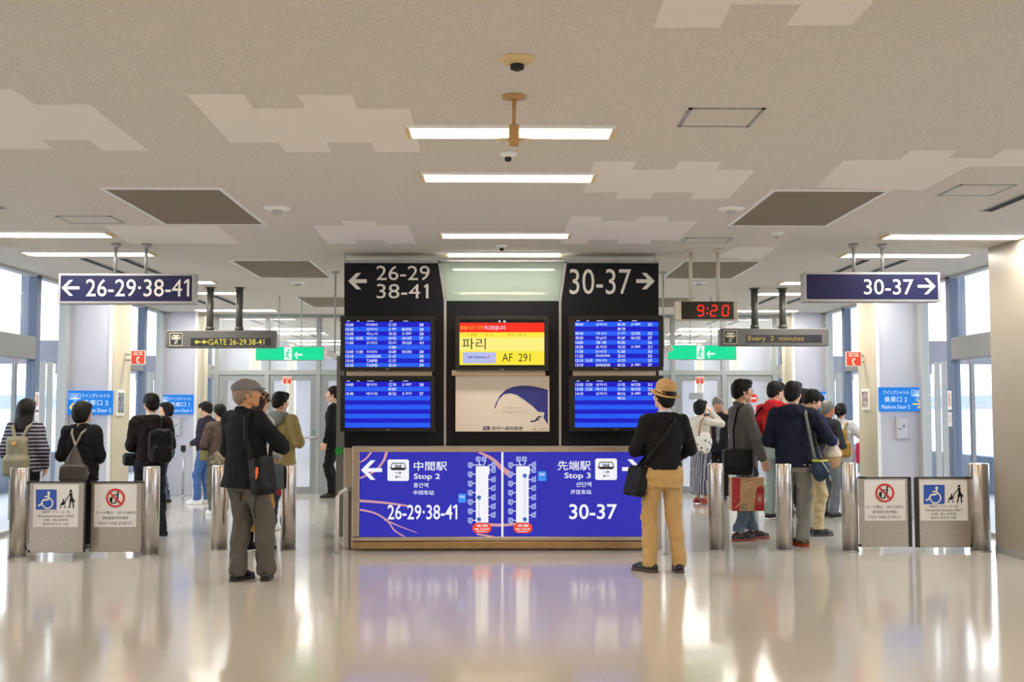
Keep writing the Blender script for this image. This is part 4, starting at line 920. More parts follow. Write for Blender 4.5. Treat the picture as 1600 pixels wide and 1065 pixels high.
def human(key, label, px, py, ptop, yaw, res=.009, g=1.0, female=False, head=(0, 0), headroll=0, hL=(-.24, .05, .83), hR=(.24, .05, .83), eL=(-.6, -.8, -.1), eR=(.6, -.8, -.1),
          fL=(-.1, 0, 0), fR=(.1, 0, 0), kL=(-.08, 1, 0), kR=(.08, 1, 0), lean=(0, 0), curl=.55, hair='short', hairm=None, skin=None, top=None, bottom=None, shoe=None, inner=None, hat=None, hb=.005, palms=(None, None), seed=1, beard=False, capx=0):
    loc = fl(px, py); zt = at(px, ptop, loc.y).z; H = zt-hb; s = H/1.72; h = res/s; hairm = hairm or M_hair; skin = skin or M_skin
    root = thing('person', label, 'person', (loc.x, loc.y, 0), rz=R(yaw))
    def add(name, S, m, folds=None, par=None, lab=None):
        V, Fq = S.mesh(folds); return np_obj(name, V, Fq, m, par or root, s, label=lab)
    sw = .172 if not female else .155; hw = .088; lx, ly = lean
    pel = V3(lx*.2, ly*.1, .93); che = V3(lx*.7, ly*.7, 1.26); nb = V3(lx, ly-.012, 1.44)
    ShL, ShR = V3(lx-sw*g, ly-.01, 1.375), V3(lx+sw*g, ly-.01, 1.375)
    ElL, WrL = ik(ShL, hL, .285, .25, eL); ElR, WrR = ik(ShR, hR, .285, .25, eR)
    HiL, HiR = pel+V3(-hw, 0, -.02), pel+V3(hw, 0, -.02)
    aL, aR = V3(fL[0], fL[1], fL[2]+.085), V3(fR[0], fR[1], fR[2]+.085)
    KnL, aL = ik(HiL, aL, .425, .415, kL); KnR, aR = ik(HiR, aR, .425, .415, kR)
    HC = nb+V3(0, .03, .165)+V3(math.sin(-head[0])*math.sin(head[1])*.0, 0, 0); M = rot(head[0], head[1], headroll)*1.06
    hp = lambda x, y, z: HC+M @ V3(x, y, z)
    # --- body: one surface
    B = SDF(h); fz = .93 if female else 1.0
    B.cone(nb+V3(0, 0, -.02), hp(0, -.02, -.05), .056*fz, .053*fz, .02)
    B.ell(hp(0, -.012, .028), (.074, .094, .086), .01, M); B.ell(hp(0, .022, -.018), (.060, .070, .085), .02, M); B.cone(hp(0, .045, -.06), hp(0, .066, -.088), .034, .024, .02)
    B.cone(hp(-.04, .0, -.055), hp(0, .05, -.08), .026, .024, .02); B.cone(hp(.04, .0, -.055), hp(0, .05, -.08), .026, .024, .02)
    B.ell(hp(-.031, .094, .008), (.017, .012, .011), .01, M, 's'); B.ell(hp(.031, .094, .008), (.017, .012, .011), .01, M, 's')
    B.cone(hp(0, .088, .018), hp(0, .104, -.022), .008, .012, .008); B.ell(hp(-.012, .094, -.026), (.008, .010, .007), .005, M); B.ell(hp(.012, .094, -.026), (.008, .010, .007), .005, M)
    B.ell(hp(0, .088, -.050), (.023, .011, .006), .004, M); B.ell(hp(0, .086, -.060), (.019, .011, .007), .004, M)
    for q in (-1, 1):
        B.ell(hp(q*.030, .079, .008), (.012, .012, .010), .003, M); B.ell(hp(q*.035, .066, -.022), (.02, .02, .018), .02, M)
        B.ell(hp(q*.077, -.008, -.006), (.009, .019, .031), .006, M); B.ell(hp(q*.084, -.004, -.004), (.006, .010, .018), .004, M, 's')
    B.cone(nb+V3(0, 0, -.04), ShL*.9+nb*.1, .05, .04, .03); B.cone(nb+V3(0, 0, -.04), ShR*.9+nb*.1, .05, .04, .03)
    B.loft([(.82, pel[0], 0, .10*g, .08), (.92, pel[0], 0, .145*g, .095), (1.05, (pel[0]+che[0])/2, ly*.4, .12*g, .08), (1.25, che[0], ly*.7, .145*g, .09), (1.38, lx, ly, .13*g, .07), (1.42, lx, ly, .08, .05)], .03)
    for Sh, El, Wr, pl, sd in ((ShL, ElL, WrL, palms[0], -1), (ShR, ElR, WrR, palms[1], 1)):
        B.cone(Sh, El, .046*g, .036*g, .03); B.cone(El, El*.6+Wr*.4, .036, .036, .02); B.cone(El*.6+Wr*.4, Wr, .036, .024, .02)
        dr = Wr-El; pn = V3(*pl) if pl is not None else V3(-sd, .15, 0)
        hand(B, Wr, dr, pn, curl, 1 if np.cross(dr, pn) @ V3(0, 1, .3) > 0 else -1, h)
    for Hi, Kn, A in ((HiL, KnL, aL), (HiR, KnR, aR)):
        B.cone(Hi, Kn, .074*g, .050, .03); B.cone(Kn, Kn*.65+A*.35+V3(0, -.012, 0), .050, .050, .02); B.cone(Kn*.65+A*.35+V3(0, -.012, 0), A, .050, .034, .02)
    for A, f in ((aL, fL), (aR, fR)):
        ty = f[3] if len(f) > 3 else 0; dv = V3(math.sin(ty), math.cos(ty), 0); B.cone(A+V3(0, 0, -.04), A+dv*.13+V3(0, 0, -.055), .033, .024, .02)
    body = add('body', B, skin)
    # --- eyes
    E_ = SDF(min(h, .004))
    for q in (-1, 1): E_.ell(hp(q*.031, .0885, .007), (.0085, .004, .0035), .001, M); E_.cone(hp(q*.018, .094, .026), hp(q*.046, .083, .027), .0035, .0028, .002)
    add('eyes_and_brows', E_, M_eye)
    # --- hair
    if hair != 'none':
        Hh = SDF(min(h, .008)); o = .013
        Hh.ell(hp(0, -.016, .033), (.074+o, .094+o, .084+o), .01, M)
        if hair in ('short', 'crop', 'mop', 'grey'):
            Hh.ell(hp(0, -.055, -.02), (.070, .062, .065), .02, M)
            if hair == 'mop': Hh.ell(hp(0, .055, .065), (.066, .05, .045), .02, M); Hh.ell(hp(0, -.03, .03), (.092, .09, .085), .02, M)
            if hair == 'short': Hh.ell(hp(.01, .045, .088), (.062, .05, .035), .02, M)
            Hh.box(hp(0, .105, -.05), (.12, .075, .085), .03, .012, M, 's'); Hh.box(hp(0, .03, -.12), (.12, .08, .075), .03, .012, M, 's'); Hh.box(hp(0, -.05, -.15), (.12, .12, .065), .03, .012, M, 's')
            if hair in ('crop',): Hh.box(hp(0, .10, 0), (.12, .05, .06), .02, .01, M, 's')
        elif hair in ('bob', 'long', 'pony'):
            Hh.ell(hp(0, -.035, .005), (.097, .092, .105), .02, M); Hh.ell(hp(0, .055, .075), (.062, .045, .035), .02, M)
            if hair == 'bob': Hh.ell(hp(0, -.045, -.055), (.088, .07, .07), .03, M)
            if hair == 'long':
                Hh.cone(hp(-.045, -.03, -.04), nb+V3(-.065, -.07, -.05), .065, .055, .03, flat=((0, 1, 0), 1.2)); Hh.cone(hp(.04, -.03, -.04), nb+V3(.055, -.075, -.07), .06, .05, .03, flat=((0, 1, 0), 1.2)); Hh.cone(hp(0, -.05, -.04), nb+V3(0, -.085, -.07), .05, .045, .03)
            if hair == 'pony':
                Hh.ell(hp(0, -.105, .045), (.025, .025, .025), .01, M); Hh.chain([hp(0, -.11, .045), hp(.0, -.15, .02), hp(0, -.155, -.05), hp(0, -.14, -.12)], [.022, .028, .026, .008], .02)
            Hh.box(hp(0, .115, -.05), (.058, .085, .095), .03, .02, M, 's')
            if hair == 'pony': Hh.box(hp(0, .03, -.14), (.12, .09, .09), .03, .012, M, 's'); Hh.box(hp(0, -.06, -.17), (.07, .06, .09), .03, .012, M, 's')
        add('hair', Hh, hairm, (.0035, 55, seed, .25))
    # --- trousers or skirt
    b = dict(kind='trousers', m=None, w=1.0, hem=.07, waist=1.0, drop=.0); b.update(bottom or {})
    T = SDF(h); wst = b['waist']; T.clip((0, 0, 1), (top or {}).get('hem', .93)+.035)
    T.loft([(wst-.22, pel[0], -.005, .150*g, .112), (wst-.13, pel[0], -.012, .168*g, .125), (wst-.05, pel[0], -.005, .152*g, .112), (wst, pel[0], 0, .142*g, .102)], .03)
    if b['kind'] == 'trousers':
        q = b['w']
        for Hi, Kn, A, sx in ((HiL, KnL, aL, -1), (HiR, KnR, aR, 1)):
            T.cone(Hi+V3(sx*.0, -.015, -.02), Hi*.35+Kn*.65, .090*g*min(q, 1.1), .070*q, .035); T.cone(Hi*.35+Kn*.65, Kn, .070*q, .064*q, .02); T.cone(Kn, Kn*.6+A*.4+V3(0, -.012, 0), .064*q, .062*q, .02)
            T.cone(Kn*.6+A*.4+V3(0, -.012, 0), A+V3(0, -.005, 0), .062*q, .056*q, .02)
            T.cone(A+V3(0, 0, .06), A+V3(0, .004, .015), .058*q, .060*q, .012)
        T.clip((0, 0, -1), -min(b['hem']+min(fL[2], fR[2]), .5)); T.ell((pel[0], 0, .70), (.012, .05, .05), .02, op='s')
        add('trousers', T, b['m'], (.0095*q, 17, seed+3, 1.2))
    else:
        T.loft([(b['hem'], pel[0], 0, .20, .15), (.5, pel[0], 0, .195, .14), (.8, pel[0], 0, .18, .125), (.95, pel[0], 0, .15, .11)], .02); T.clip((0, 0, -1), -b['hem']); add('skirt', T, b['m'], (.010, 26, seed, .08))
    # --- top
    t = dict(m=None, hem=.93, puff=.0, collar=0, hood=0, flare=0, sleeve=1.0, name='jumper', open=0, short=0); t.update(top or {}); u = t['puff']
    J = SDF(h); z0 = t['hem']
    J.loft([(z0-.02, pel[0], -.003, (.160+t['flare'])*g+u, .125+u+t['flare']*.5), (min(max(.97, z0+.05), z0+.2), pel[0], 0, .158*g+u+t['flare']*.5, .118+u), (1.10, (pel[0]+che[0])/2, ly*.4, .145*g+u, .112+u), (1.24, che[0], ly*.7, .166*g+u, .118+u), (1.34, lx, ly*.9, .165*g+u, .105+u), (1.40, lx, ly, .12*g+u*.5, .075+u*.5)], .03)
    for Sh, sg in ((ShL, -1), (ShR, 1)): J.cone(nb+V3(0, 0, -.025), Sh+V3(-sg*.01, 0, .0), .058+u*.5, .060+u*.5, .035)
    for Sh, El, Wr in ((ShL, ElL, WrL), (ShR, ElR, WrR)):
        J.cone(Sh, El, (.061+u*.6)*g**.5, .050+u*.6, .03)
        if not t['short']: e = El+(Wr-El)*.88*t['sleeve']; J.cone(El, e, .050+u*.6, .038+u*.5, .025)
    J.clip((0, 0, -1), -z0)
    J.cone(nb+V3(0, .01, 0), nb+V3(0, .05, .12), .058, .075, .008, op='s')
    if t['open']: J.ell(nb+V3(0, .13, -.10), (.035, .08, .14), .01, op='s')
    if t['collar']: [J.cone(nb+V3(.065*math.cos(a), .062*math.sin(a), .018-.02*math.sin(a)), nb+V3(.065*math.cos(a+.5), .062*math.sin(a+.5), .018-.02*math.sin(a+.5)), .014+.006*(t['collar'] > 1), .014+.006*(t['collar'] > 1), .012) for a in np.arange(0, 6.3, .5)]
    if t['hood']:
        [J.cone(nb+V3(.085*math.cos(a), -.02+.075*math.sin(a), .005-.015*math.sin(a)), nb+V3(.085*math.cos(a+.5), -.02+.075*math.sin(a+.5), .005-.015*math.sin(a+.5)), .03, .03, .02) for a in np.arange(2.6, 7.0, .5)]
        J.ell(nb+V3(0, -.10, -.03), (.10, .055, .07), .03)
    jk = add(t['name'], J, t['m'], (.010, 17, seed, .7))
    if inner is not None:                                # shirt collar
        K = SDF(h*.8); [K.cone(nb+V3(.060*math.cos(a), .004+.058*math.sin(a), .022-.018*math.sin(a)), nb+V3(.060*math.cos(a+.4), .004+.058*math.sin(a+.4), .022-.018*math.sin(a+.4)), .011, .011, .01) for a in np.arange(0, 6.3, .4)]
        add('shirt_collar', K, inner)
    # --- shoes
    sh = dict(m=M_tv, sole=None, boot=0); sh.update(shoe or {})
    for A, f in ((aL, fL), (aR, fR)):
        ty = f[3] if len(f) > 3 else 0; dv = V3(math.sin(ty), math.cos(ty), 0); g0 = V3(A[0], A[1], f[2])
        Q = SDF(min(h, .008)); Q.cone(g0-dv*.045+V3(0, 0, .045), g0+dv*.10+V3(0, 0, .038), .041, .044, .02); Q.cone(g0+dv*.10+V3(0, 0, .034), g0+dv*.165+V3(0, 0, .030), .044, .032, .02); Q.cone(g0-dv*.01+V3(0, 0, .06), g0+dv*.07+V3(0, 0, .055), .040, .032, .02)
        if sh['boot']: Q.cone(g0+V3(0, 0, .06), g0+V3(0, 0, sh['boot']), .045, .052, .02)
        Q.clip((0, 0, -1), -(f[2]+.012)); o = add('shoe', Q, sh['m'])
        if sh['sole']:
            Q = SDF(min(h, .008)); Q.cone(g0-dv*.045+V3(0, 0, .01), g0+dv*.10+V3(0, 0, .01), .044, .048, .01); Q.cone(g0+dv*.10+V3(0, 0, .01), g0+dv*.168+V3(0, 0, .01), .048, .036, .01)
            Q.clip((0, 0, -1), -(f[2]+.001)); Q.clip((0, 0, 1), f[2]+.026); add('sole', Q, sh['sole'], par=o)
    P = dict(root=root, s=s, h=h, hp=hp, M=M, nb=nb, ShL=ShL, ShR=ShR, ElL=ElL, ElR=ElR, WrL=WrL, WrR=WrR, pel=pel, add=add, HC=HC)
    PEOPLE[key] = P; return P
def world(P, p):
    p = V3(*p)*P['s']; r_ = P['root']; a = r_.rotation_euler.z; return Vector((r_.location.x+p[0]*math.cos(a)-p[1]*math.sin(a), r_.location.y+p[0]*math.sin(a)+p[1]*math.cos(a), p[2]))
def gear(P, name, label, cat, base, parts):          # separate thing carried by a person: parts = [(name, SDF, material, folds)]
    b = V3(*base); t = thing(name, label, cat, world(P, base), rz=P['root'].rotation_euler.z)
    for q in parts:
        V, Fq = q[1].mesh(q[3] if len(q) > 3 else None); np_obj(q[0], V, Fq, q[2], t, P['s'], off=b*P['s'])
    return t
def strap(P, pts, r=.012, k=.01, flat=None):
    S = SDF(min(P['h'], .008)); S.chain([V3(*p) for p in pts], r, k, flat); return S
def striped(name, c1, c2, scale, axis='z', frac=.5):
    if name in MATS: return MATS[name]
    m = mat(name, c1, .85, spec=.2); nt = m.node_tree; b = nt.nodes['Principled BSDF']
    tc = nt.nodes.new('ShaderNodeTexCoord'); wv = nt.nodes.new('ShaderNodeTexWave'); wv.bands_direction = axis.upper(); wv.inputs['Scale'].default_value = scale; wv.inputs['Distortion'].default_value = .6; wv.inputs['Detail'].default_value = 1
    r = nt.nodes.new('ShaderNodeValToRGB'); r.color_ramp.interpolation = 'CONSTANT'; r.color_ramp.elements[0].color = lin(c1); r.color_ramp.elements[1].color = lin(c2); r.color_ramp.elements[1].position = frac
    nt.links.new(tc.outputs['Object'], wv.inputs['Vector']); nt.links.new(wv.outputs['Fac'], r.inputs[0]); nt.links.new(r.outputs[0], b.inputs['Base Color']); return m
def blobs(name, c1, c2, scale, frac=.3, chk=False):
    if name in MATS: return MATS[name]
    m = mat(name, c1, .8, spec=.2); nt = m.node_tree; b = nt.nodes['Principled BSDF']
    tc = nt.nodes.new('ShaderNodeTexCoord'); r = nt.nodes.new('ShaderNodeValToRGB'); r.color_ramp.interpolation = 'CONSTANT'
    if chk: v = nt.nodes.new('ShaderNodeTexChecker'); v.inputs['Scale'].default_value = scale; v.inputs['Color1'].default_value = lin(c1); v.inputs['Color2'].default_value = lin(c2); nt.links.new(tc.outputs['Object'], v.inputs['Vector']); nt.links.new(v.outputs[0], b.inputs['Base Color']); return m
    v = nt.nodes.new('ShaderNodeTexVoronoi'); v.inputs['Scale'].default_value = scale; nt.links.new(tc.outputs['Object'], v.inputs['Vector']); nt.links.new(v.outputs['Distance'], r.inputs[0])
    r.color_ramp.elements[0].color = lin(c2); r.color_ramp.elements[1].color = lin(c1); r.color_ramp.elements[1].position = frac; nt.links.new(r.outputs[0], b.inputs['Base Color']); return m
# ------------------------------------------------------------------ the people
BLK = fabric('black_cloth', '111114', c2='17171b'); BLK2 = fabric('black_nylon', '0d0d10', .5); DK = fabric('charcoal_cloth', '26262a')
# flat-capped man
P = human('cap', 'person in a grey flat cap, black blazer and grey trousers, seen from behind', 384, 905, 594, -38, res=.0065, g=1.10, head=(R(-34), R(6)), hL=(-.19, .22, .99), hR=(.10, .33, 1.12), eL=(-.9, -.5, -.3), eR=(.9, -.35, -.35),
    fL=(-.01, -.08, 0, R(-8)), fR=(.16, .09, 0, R(-40)), kL=(-.05, 1, 0), kR=(.3, 1, 0), hair='grey', hairm=mat('cropped_grey_hair', '8a7462', .6), skin=M_skin2, lean=(-.05, .01),
    top=dict(m=fabric('black_blazer', '121317', c2='191a1f'), hem=.795, puff=.020, collar=1, flare=.052, name='blazer'), bottom=dict(m=fabric('grey_trousers', '514d48', scale=160, c2='5e5a54'), w=1.22, hem=.045), shoe=dict(m=mat('black_leather', '131211', .25), sole=mat('shoe_sole', '1d1a18', .6)), seed=4)
hp, M = P['hp'], P['M']
S = SDF(.006); S.ell(hp(0, -.012, .062), (.098, .118, .062), .01, M); S.ell(hp(0, .075, .045), (.078, .045, .018), .03, M); S.ell(hp(0, .115, .030), (.070, .04, .010), .02, M); S.ell(hp(0, -.012, -.03), (.083, .106, .075), .006, M, 's'); S.ell(hp(0, 0, .121), (.012, .012, .006), .008, M)
P['add']('flat_cap', S, fabric('grey_tweed', '6f6d6e', scale=200, c2='7e7b7a'), (.002, 30, 2, 1))
# his shoulder bag
sL, nb = P['ShR'], P['nb']
S = SDF(.007); S.box((.27, -.06, .91), (.075, .10, .165), .05, .02, rot(0, 0, R(-12))); S.box((.29, -.12, .85), (.06, .05, .085), .03, .02, rot(0, 0, R(-12)))
ST = strap(P, [(.22, -.13, 1.02), (.17, -.165, 1.22), (.115, -.12, 1.40), (.105, -.04, 1.455), (.11, .07, 1.40), (.2, .10, 1.2), (.27, .02, 1.05)], .019, .01, flat=None)
S2 = strap(P, [(.30, -.15, .74), (.30, -.17, .62), (.31, -.16, .56)], .006)
S3 = SDF(.006); S3.box((.322, -.165, .93), (.010, .012, .055), .008)
gear(P, 'shoulder_bag', 'black shoulder bag with an orange tab, worn by the flat-capped man', 'bag', (.27, -.06, .76), [('bag_body', S, BLK2, (.006, 22, 3, 1)), ('strap', ST, BLK2), ('loose_cord', S2, BLK2), ('zip_tab', S3, mat('orange_tab', 'e0702a', .5))])
# straw-hat man
P = human('hat', 'person in a straw hat, black jumper and tan trousers, seen from behind', 1036, 893, 600, 8, res=.0065, g=1.0, head=(R(20), R(16)), hL=(-.10, .24, 1.10), hR=(.13, .22, 1.02), eL=(-.62, -.5, -.5), eR=(.85, -.5, -.35),
    fL=(-.12, .02, 0, R(-38)), fR=(.145, -.02, 0, R(6)), hair='crop', skin=M_skin, lean=(.025, 0),
    top=dict(m=fabric('black_jumper', '131316', c2='1a1a1d'), hem=.94, puff=.008, name='jumper', flare=.006), inner=fabric('pale_blue_collar', 'c3cbdc'), bottom=dict(m=fabric('tan_chinos', 'bf9f6c', scale=140, c2='b59562'), w=1.06, hem=.05, waist=1.0), shoe=dict(m=mat('black_shoe', '17161a', .35), sole=mat('brown_sole', '4a3d34', .6)), seed=8)
hp, M = P['hp'], P['M']
S = SDF(.006); S.ell(hp(0, -.012, .095), (.086, .100, .078), .012, M); S.ell(hp(0, -.012, .055), (.09, .106, .03), .01, M); S.ell(hp(0, -.012, .034), (.128, .148, .010), .012, M)
S.ell(hp(0, -.012, -.02), (.083, .1, .070), .006, M, 's'); S.ell(hp(0, .0, .178), (.02, .075, .018), .02, M, 's')
o = P['add']('straw_hat', S, mat('straw', 'c9a26c', .8, c2='a98450', scale=90, bump=.5), None)
S = SDF(.006); S.ell(hp(0, -.012, .052), (.0945, .110, .013), .004, M); S.ell(hp(0, -.012, -.03), (.085, .102, .07), .004, M, 's'); P['add']('hat_band', S, fabric('brown_band', '3a2c26'), par=o)
S = SDF(.006); S.ell(hp(0, -.012, .034), (.132, .152, .006), .002, M); S.ell(hp(0, -.012, .034), (.124, .144, .03), .002, M, 's'); P['add']('brim_edge', S, fabric('brown_band', '3a2c26'), par=o)
S = SDF(.007); S.box((-.235, .04, .83), (.05, .13, .14), .03, .02, rot(R(15), 0, R(14)))
ST = strap(P, [(-.21, .0, .95), (-.17, -.13, 1.05), (-.05, -.145, 1.20), (.07, -.125, 1.36), (.115, -.03, 1.45), (.10, .09, 1.36), (-.02, .15, 1.15), (-.19, .14, .97)], .015, .01)
gear(P, 'shoulder_bag', 'black shoulder bag at the left hip of the straw-hatted man', 'bag', (-.255, .04, .64), [('bag_body', S, BLK2, (.006, 20, 5, 1)), ('strap', ST, BLK2)])
# left group
P = human('stripe', 'person with long black hair in a striped top by the left gate', 36, 848, 624, -6, female=True, hair='long', head=(R(-8), 0), hL=(-.20, .08, .90), hR=(.20, .10, .90), g=1.05,
    top=dict(m=striped('striped_knit', '2a2a36', '9a96a0', 7.5, 'z', .62), hem=.85, puff=.018, name='striped_top'), bottom=dict(m=BLK, w=.92), seed=11)
nb = P['nb']; S = SDF(.008); S.box((0, -.19, 1.10), (.125, .07, .185), .06, .02); S.box((0, -.215, .93), (.155, .075, .12), .055, .03)
ST = SDF(.008); [ST.chain([(q*.05, -.16, 1.27), (q*.095, -.13, 1.39), (q*.115, -.02, 1.445), (q*.12, .09, 1.36), (q*.14, .12, 1.15), (q*.13, -.05, 1.0)], .021, .01) for q in (-1, 1)]
S3 = SDF(.006); S3.ell((0, -.262, 1.20), (.035, .008, .026), .005)
gear(P, 'backpack', 'khaki grey backpack with a small orange badge on the striped top', 'bag', (0, -.2, .8), [('bag_body', S, fabric('khaki_nylon', '8d8770', .6), (.005, 20, 2, 1)), ('strap', ST, fabric('khaki_nylon', '8d8770', .6)), ('badge', S3, mat('badge_orange', 'e09a4a', .5))])
P = human('bob', 'person with short black bobbed hair in a black top between the left gates', 124, 858, 628, -4, female=True, hair='bob', head=(R(-25), 0), hL=(-.14, .2, 1.03), hR=(.14, .2, 1.03), eL=(-.4, -.5, -.7), eR=(.4, -.5, -.7), g=1.05,
    top=dict(m=fabric('black_knit', '141418'), hem=.80, puff=.016, name='black_top', flare=.01), bottom=dict(m=BLK, w=.95), seed=13, fL=(-.06, .1, 0), fR=(.07, 0, 0))
S = SDF(.008); S.cone((0, -.17, 1.20), (0, -.19, .99), .02, .12, .03, flat=((0, 1, 0), 1.9)); S.box((0, -.20, .90), (.155, .065, .095), .04, .03); 
ST = SDF(.008); [ST.chain([(0, -.17, 1.22), (q*.06, -.145, 1.36), (q*.10, -.02, 1.44), (q*.12, .08, 1.36), (q*.16, .05, 1.05), (q*.13, -.15, .86)], .014, .01) for q in (-1, 1)]
S3 = SDF(.006); S3.box((0, -.262, .93), (.10, .006, .006), .004); S3.box((0, -.262, .99), (.07, .006, .006), .004)
gear(P, 'backpack', 'grey triangular drawstring backpack on the black top between the left gates', 'bag', (0, -.2, .8), [('bag_body', S, fabric('grey_leather', '4b4542', .45), (.006, 18, 2, 1)), ('strap', ST, fabric('taupe_strap', '8d857c', .6)), ('zip', S3, M_lgrey)])
P = human('sweat', 'person in a dark brown jumper with a black backpack behind the left bollard', 232, 838, 615, 26, head=(R(14), 0), hL=(-.10, .24, 1.04), hR=(.12, .2, 1.0), eL=(-.5, -.5, -.6), eR=(.5, -.5, -.6), g=1.04, fL=(-.1, .05, 0), fR=(.13, -.12, 0, R(-50)),
    top=dict(m=fabric('brown_black_knit', '231a1d'), hem=.90, puff=.014), inner=fabric('off_white_collar', 'cfc9bd'), bottom=dict(m=fabric('dark_denim', '23262e'), w=1.05), seed=17)
S = SDF(.009); S.box((.08, -.21, 1.10), (.14, .09, .20), .07, .02); S.box((.09, -.28, 1.0), (.11, .05, .10), .04, .03)
ST = SDF(.008); [ST.chain([(.02+q*.07, -.15, 1.30), (q*.11, -.1, 1.42), (q*.12, .0, 1.44), (q*.13, .1, 1.3), (q*.16, .02, 1.05)], .02, .01) for q in (-1, 1)]
gear(P, 'backpack', 'black backpack on the person in the dark brown jumper', 'bag', (.08, -.2, .88), [('bag_body', S, BLK2, (.006, 20, 7, 1)), ('strap', ST, BLK2)])
S = SDF(.009); S.box((-.23, .08, .93), (.07, .09, .075), .04, .02); gear(P, 'waist_pouch', 'dark waist pouch at the hip of the person in the brown jumper', 'bag', (-.23, .08, .85), [('pouch_body', S, BLK2, (.004, 20, 7, 1))])
P = human('facing', 'person in a pale scarf and grey cardigan facing left beside the door 1 sign', 258, 786, 629, 118, res=.009, female=True, hair='bob', head=(R(-8), R(2)), g=.95, top=dict(m=fabric('grey_cardigan', '7d7f80'), hem=.86, puff=.012, name='cardigan', collar=2), inner=fabric('pale_scarf', 'b9b0a6'), bottom=dict(m=fabric('blue_denim', '4a5c7c'), w=.92), shoe=dict(m=fabric('brown_boot', '4a3830'), boot=.2), seed=19)
P = human('boy', 'person in a dark jacket and blue jeans facing left, farther of the two', 320, 787, 628, 75, res=.009, hair='mop', head=(R(0), R(-10)), g=.95, hL=(-.1, .2, 1.02), hR=(.18, .1, .95), top=dict(m=fabric('navy_plum_jacket', '34303f'), hem=.90, puff=.02, name='jacket', collar=2), bottom=dict(m=fabric('bright_denim', '3e5f9a', c2='5577ae'), w=1.0), shoe=dict(m=M_white, sole=M_white), seed=23, fL=(-.08, .1, 0))
P = human('camo', 'person in a brown jacket holding something yellow, partly behind the flat-capped man', 341, 803, 632, 40, res=.009, hair='short', head=(R(10), R(-5)), hL=(-.15, .2, .99), hR=(.1, .24, .98), top=dict(m=fabric('brown_jacket', '5a4b44'), hem=.92, puff=.018, name='jacket'), bottom=dict(m=fabric('grey_green_trousers', '6a6a5e'), w=1.05), shoe=dict(m=M_white, sole=M_white), seed=29)
S = SDF(.009); S.loft([(.80, 0, 0, .185, .15), (.92, 0, 0, .18, .142), (1.0, 0, 0, .172, .135)], .02); P['add']('waist_layer', S, mat('mottled_camouflage', '6b6350', .8, c2='a39a80', scale=18), (.006, 20, 3, 1))
S = SDF(.007); S.ell((.12, .30, .97), (.03, .05, .03), .01); gear(P, 'yellow_packet', 'small yellow packet held beside the flat-capped man', 'packet', (.12, .30, .94), [('packet', S, mat('yellow_packet', 'e6e03a', .5))])
S = SDF(.009); S.box((-.23, .05, .93), (.05, .09, .08), .03, .02); gear(P, 'hip_bag', 'olive bag at the hip of the person in the brown jacket', 'bag', (-.23, .05, .85), [('bag_body', S, fabric('olive_bag', '77754e'))])
P = human('check', 'person in a brown checked cap, hidden behind the flat-capped man', 400, 861, 611, -30, res=.009, female=True, hair='long', hairm=M_hairb, head=(R(-20), R(-6)), hL=(-.1, .22, 1.0), hR=(.1, .22, 1.0), top=dict(m=fabric('pale_grey_top', 'b2b0ad'), hem=.9, puff=.01), bottom=dict(m=fabric('ochre_trousers', 'b08a4a'), w=.9, hem=.2), shoe=dict(m=BLK, boot=.2), seed=31)
hp, M = P['hp'], P['M']; S = SDF(.007); S.ell(hp(0, -.015, .045), (.100, .115, .085), .01, M); S.ell(hp(0, .10, .03), (.07, .06, .012), .02, M); S.ell(hp(0, -.012, -.04), (.09, .106, .08), .006, M, 's')
P['add']('checked_cap', S, blobs('brown_checks', '8a6f58', '2c211c', 26, chk=True))
S = SDF(.009); S.box((.20, .05, .80), (.05, .12, .14), .04, .02); gear(P, 'hand_bag', 'dark grey bag hanging behind the flat-capped man\'s legs', 'bag', (.2, .05, .66), [('bag_body', S, fabric('slate_bag', '4c5258'))])
P = human('tan', 'person in a tan jacket with a grey hood, right behind the flat-capped man', 435, 829, 613, -20, res=.009, hair='short', head=(R(-20), R(-5)), hL=(-.12, .22, 1.1), hR=(.12, .22, 1.1), g=1.08, top=dict(m=fabric('tan_jacket', 'a39263'), hem=.80, puff=.022, name='jacket', flare=.01), bottom=dict(m=fabric('slate_trousers', '4d5663'), w=1.0), shoe=dict(m=M_white, sole=M_white), seed=37)
S = SDF(.008); nb = P['nb']; [S.cone(nb+V3(.095*math.cos(a), -.02+.085*math.sin(a), .0-.015*math.sin(a)), nb+V3(.095*math.cos(a+.5), -.02+.085*math.sin(a+.5), .0-.015*math.sin(a+.5)), .036, .036, .02) for a in np.arange(2.6, 7.0, .5)]; S.ell(nb+V3(0, -.12, -.05), (.12, .065, .09), .03); P['add']('grey_hood', S, fabric('hood_grey', '84898a'), (.004, 20, 1, 1))
S = SDF(.009); S.box((.10, .0, .58), (.10, .09, .15), .04, .02, rot(0, 0, 0)); gear(P, 'red_bag', 'dark red bag held low beside the left middle bollard', 'bag', (.1, .0, .43), [('bag_body', S, fabric('wine_red', '8a2d2f'))])
ST = strap(P, [(-.1, -.155, 1.42), (.02, -.175, 1.30), (.15, -.14, 1.15)], .018); gear(P, 'bag_strap', 'black strap across the tan jacket', 'strap', (.02, -.17, 1.2), [('strap', ST, BLK2)])
P = human('suit', 'person in a black suit at the far door beside the grey post', 521, 778, 604, 88, res=.009, hair='crop', head=(0, 0), g=1.08, hL=(-.2, .1, .86), hR=(.22, .05, .84), top=dict(m=fabric('black_suit', '131416'), hem=.80, puff=.012, name='suit_jacket', open=1), inner=M_white, bottom=dict(m=fabric('black_suit', '131416'), w=.98), shoe=dict(m=mat('black_leather', '131211', .25)), seed=41)
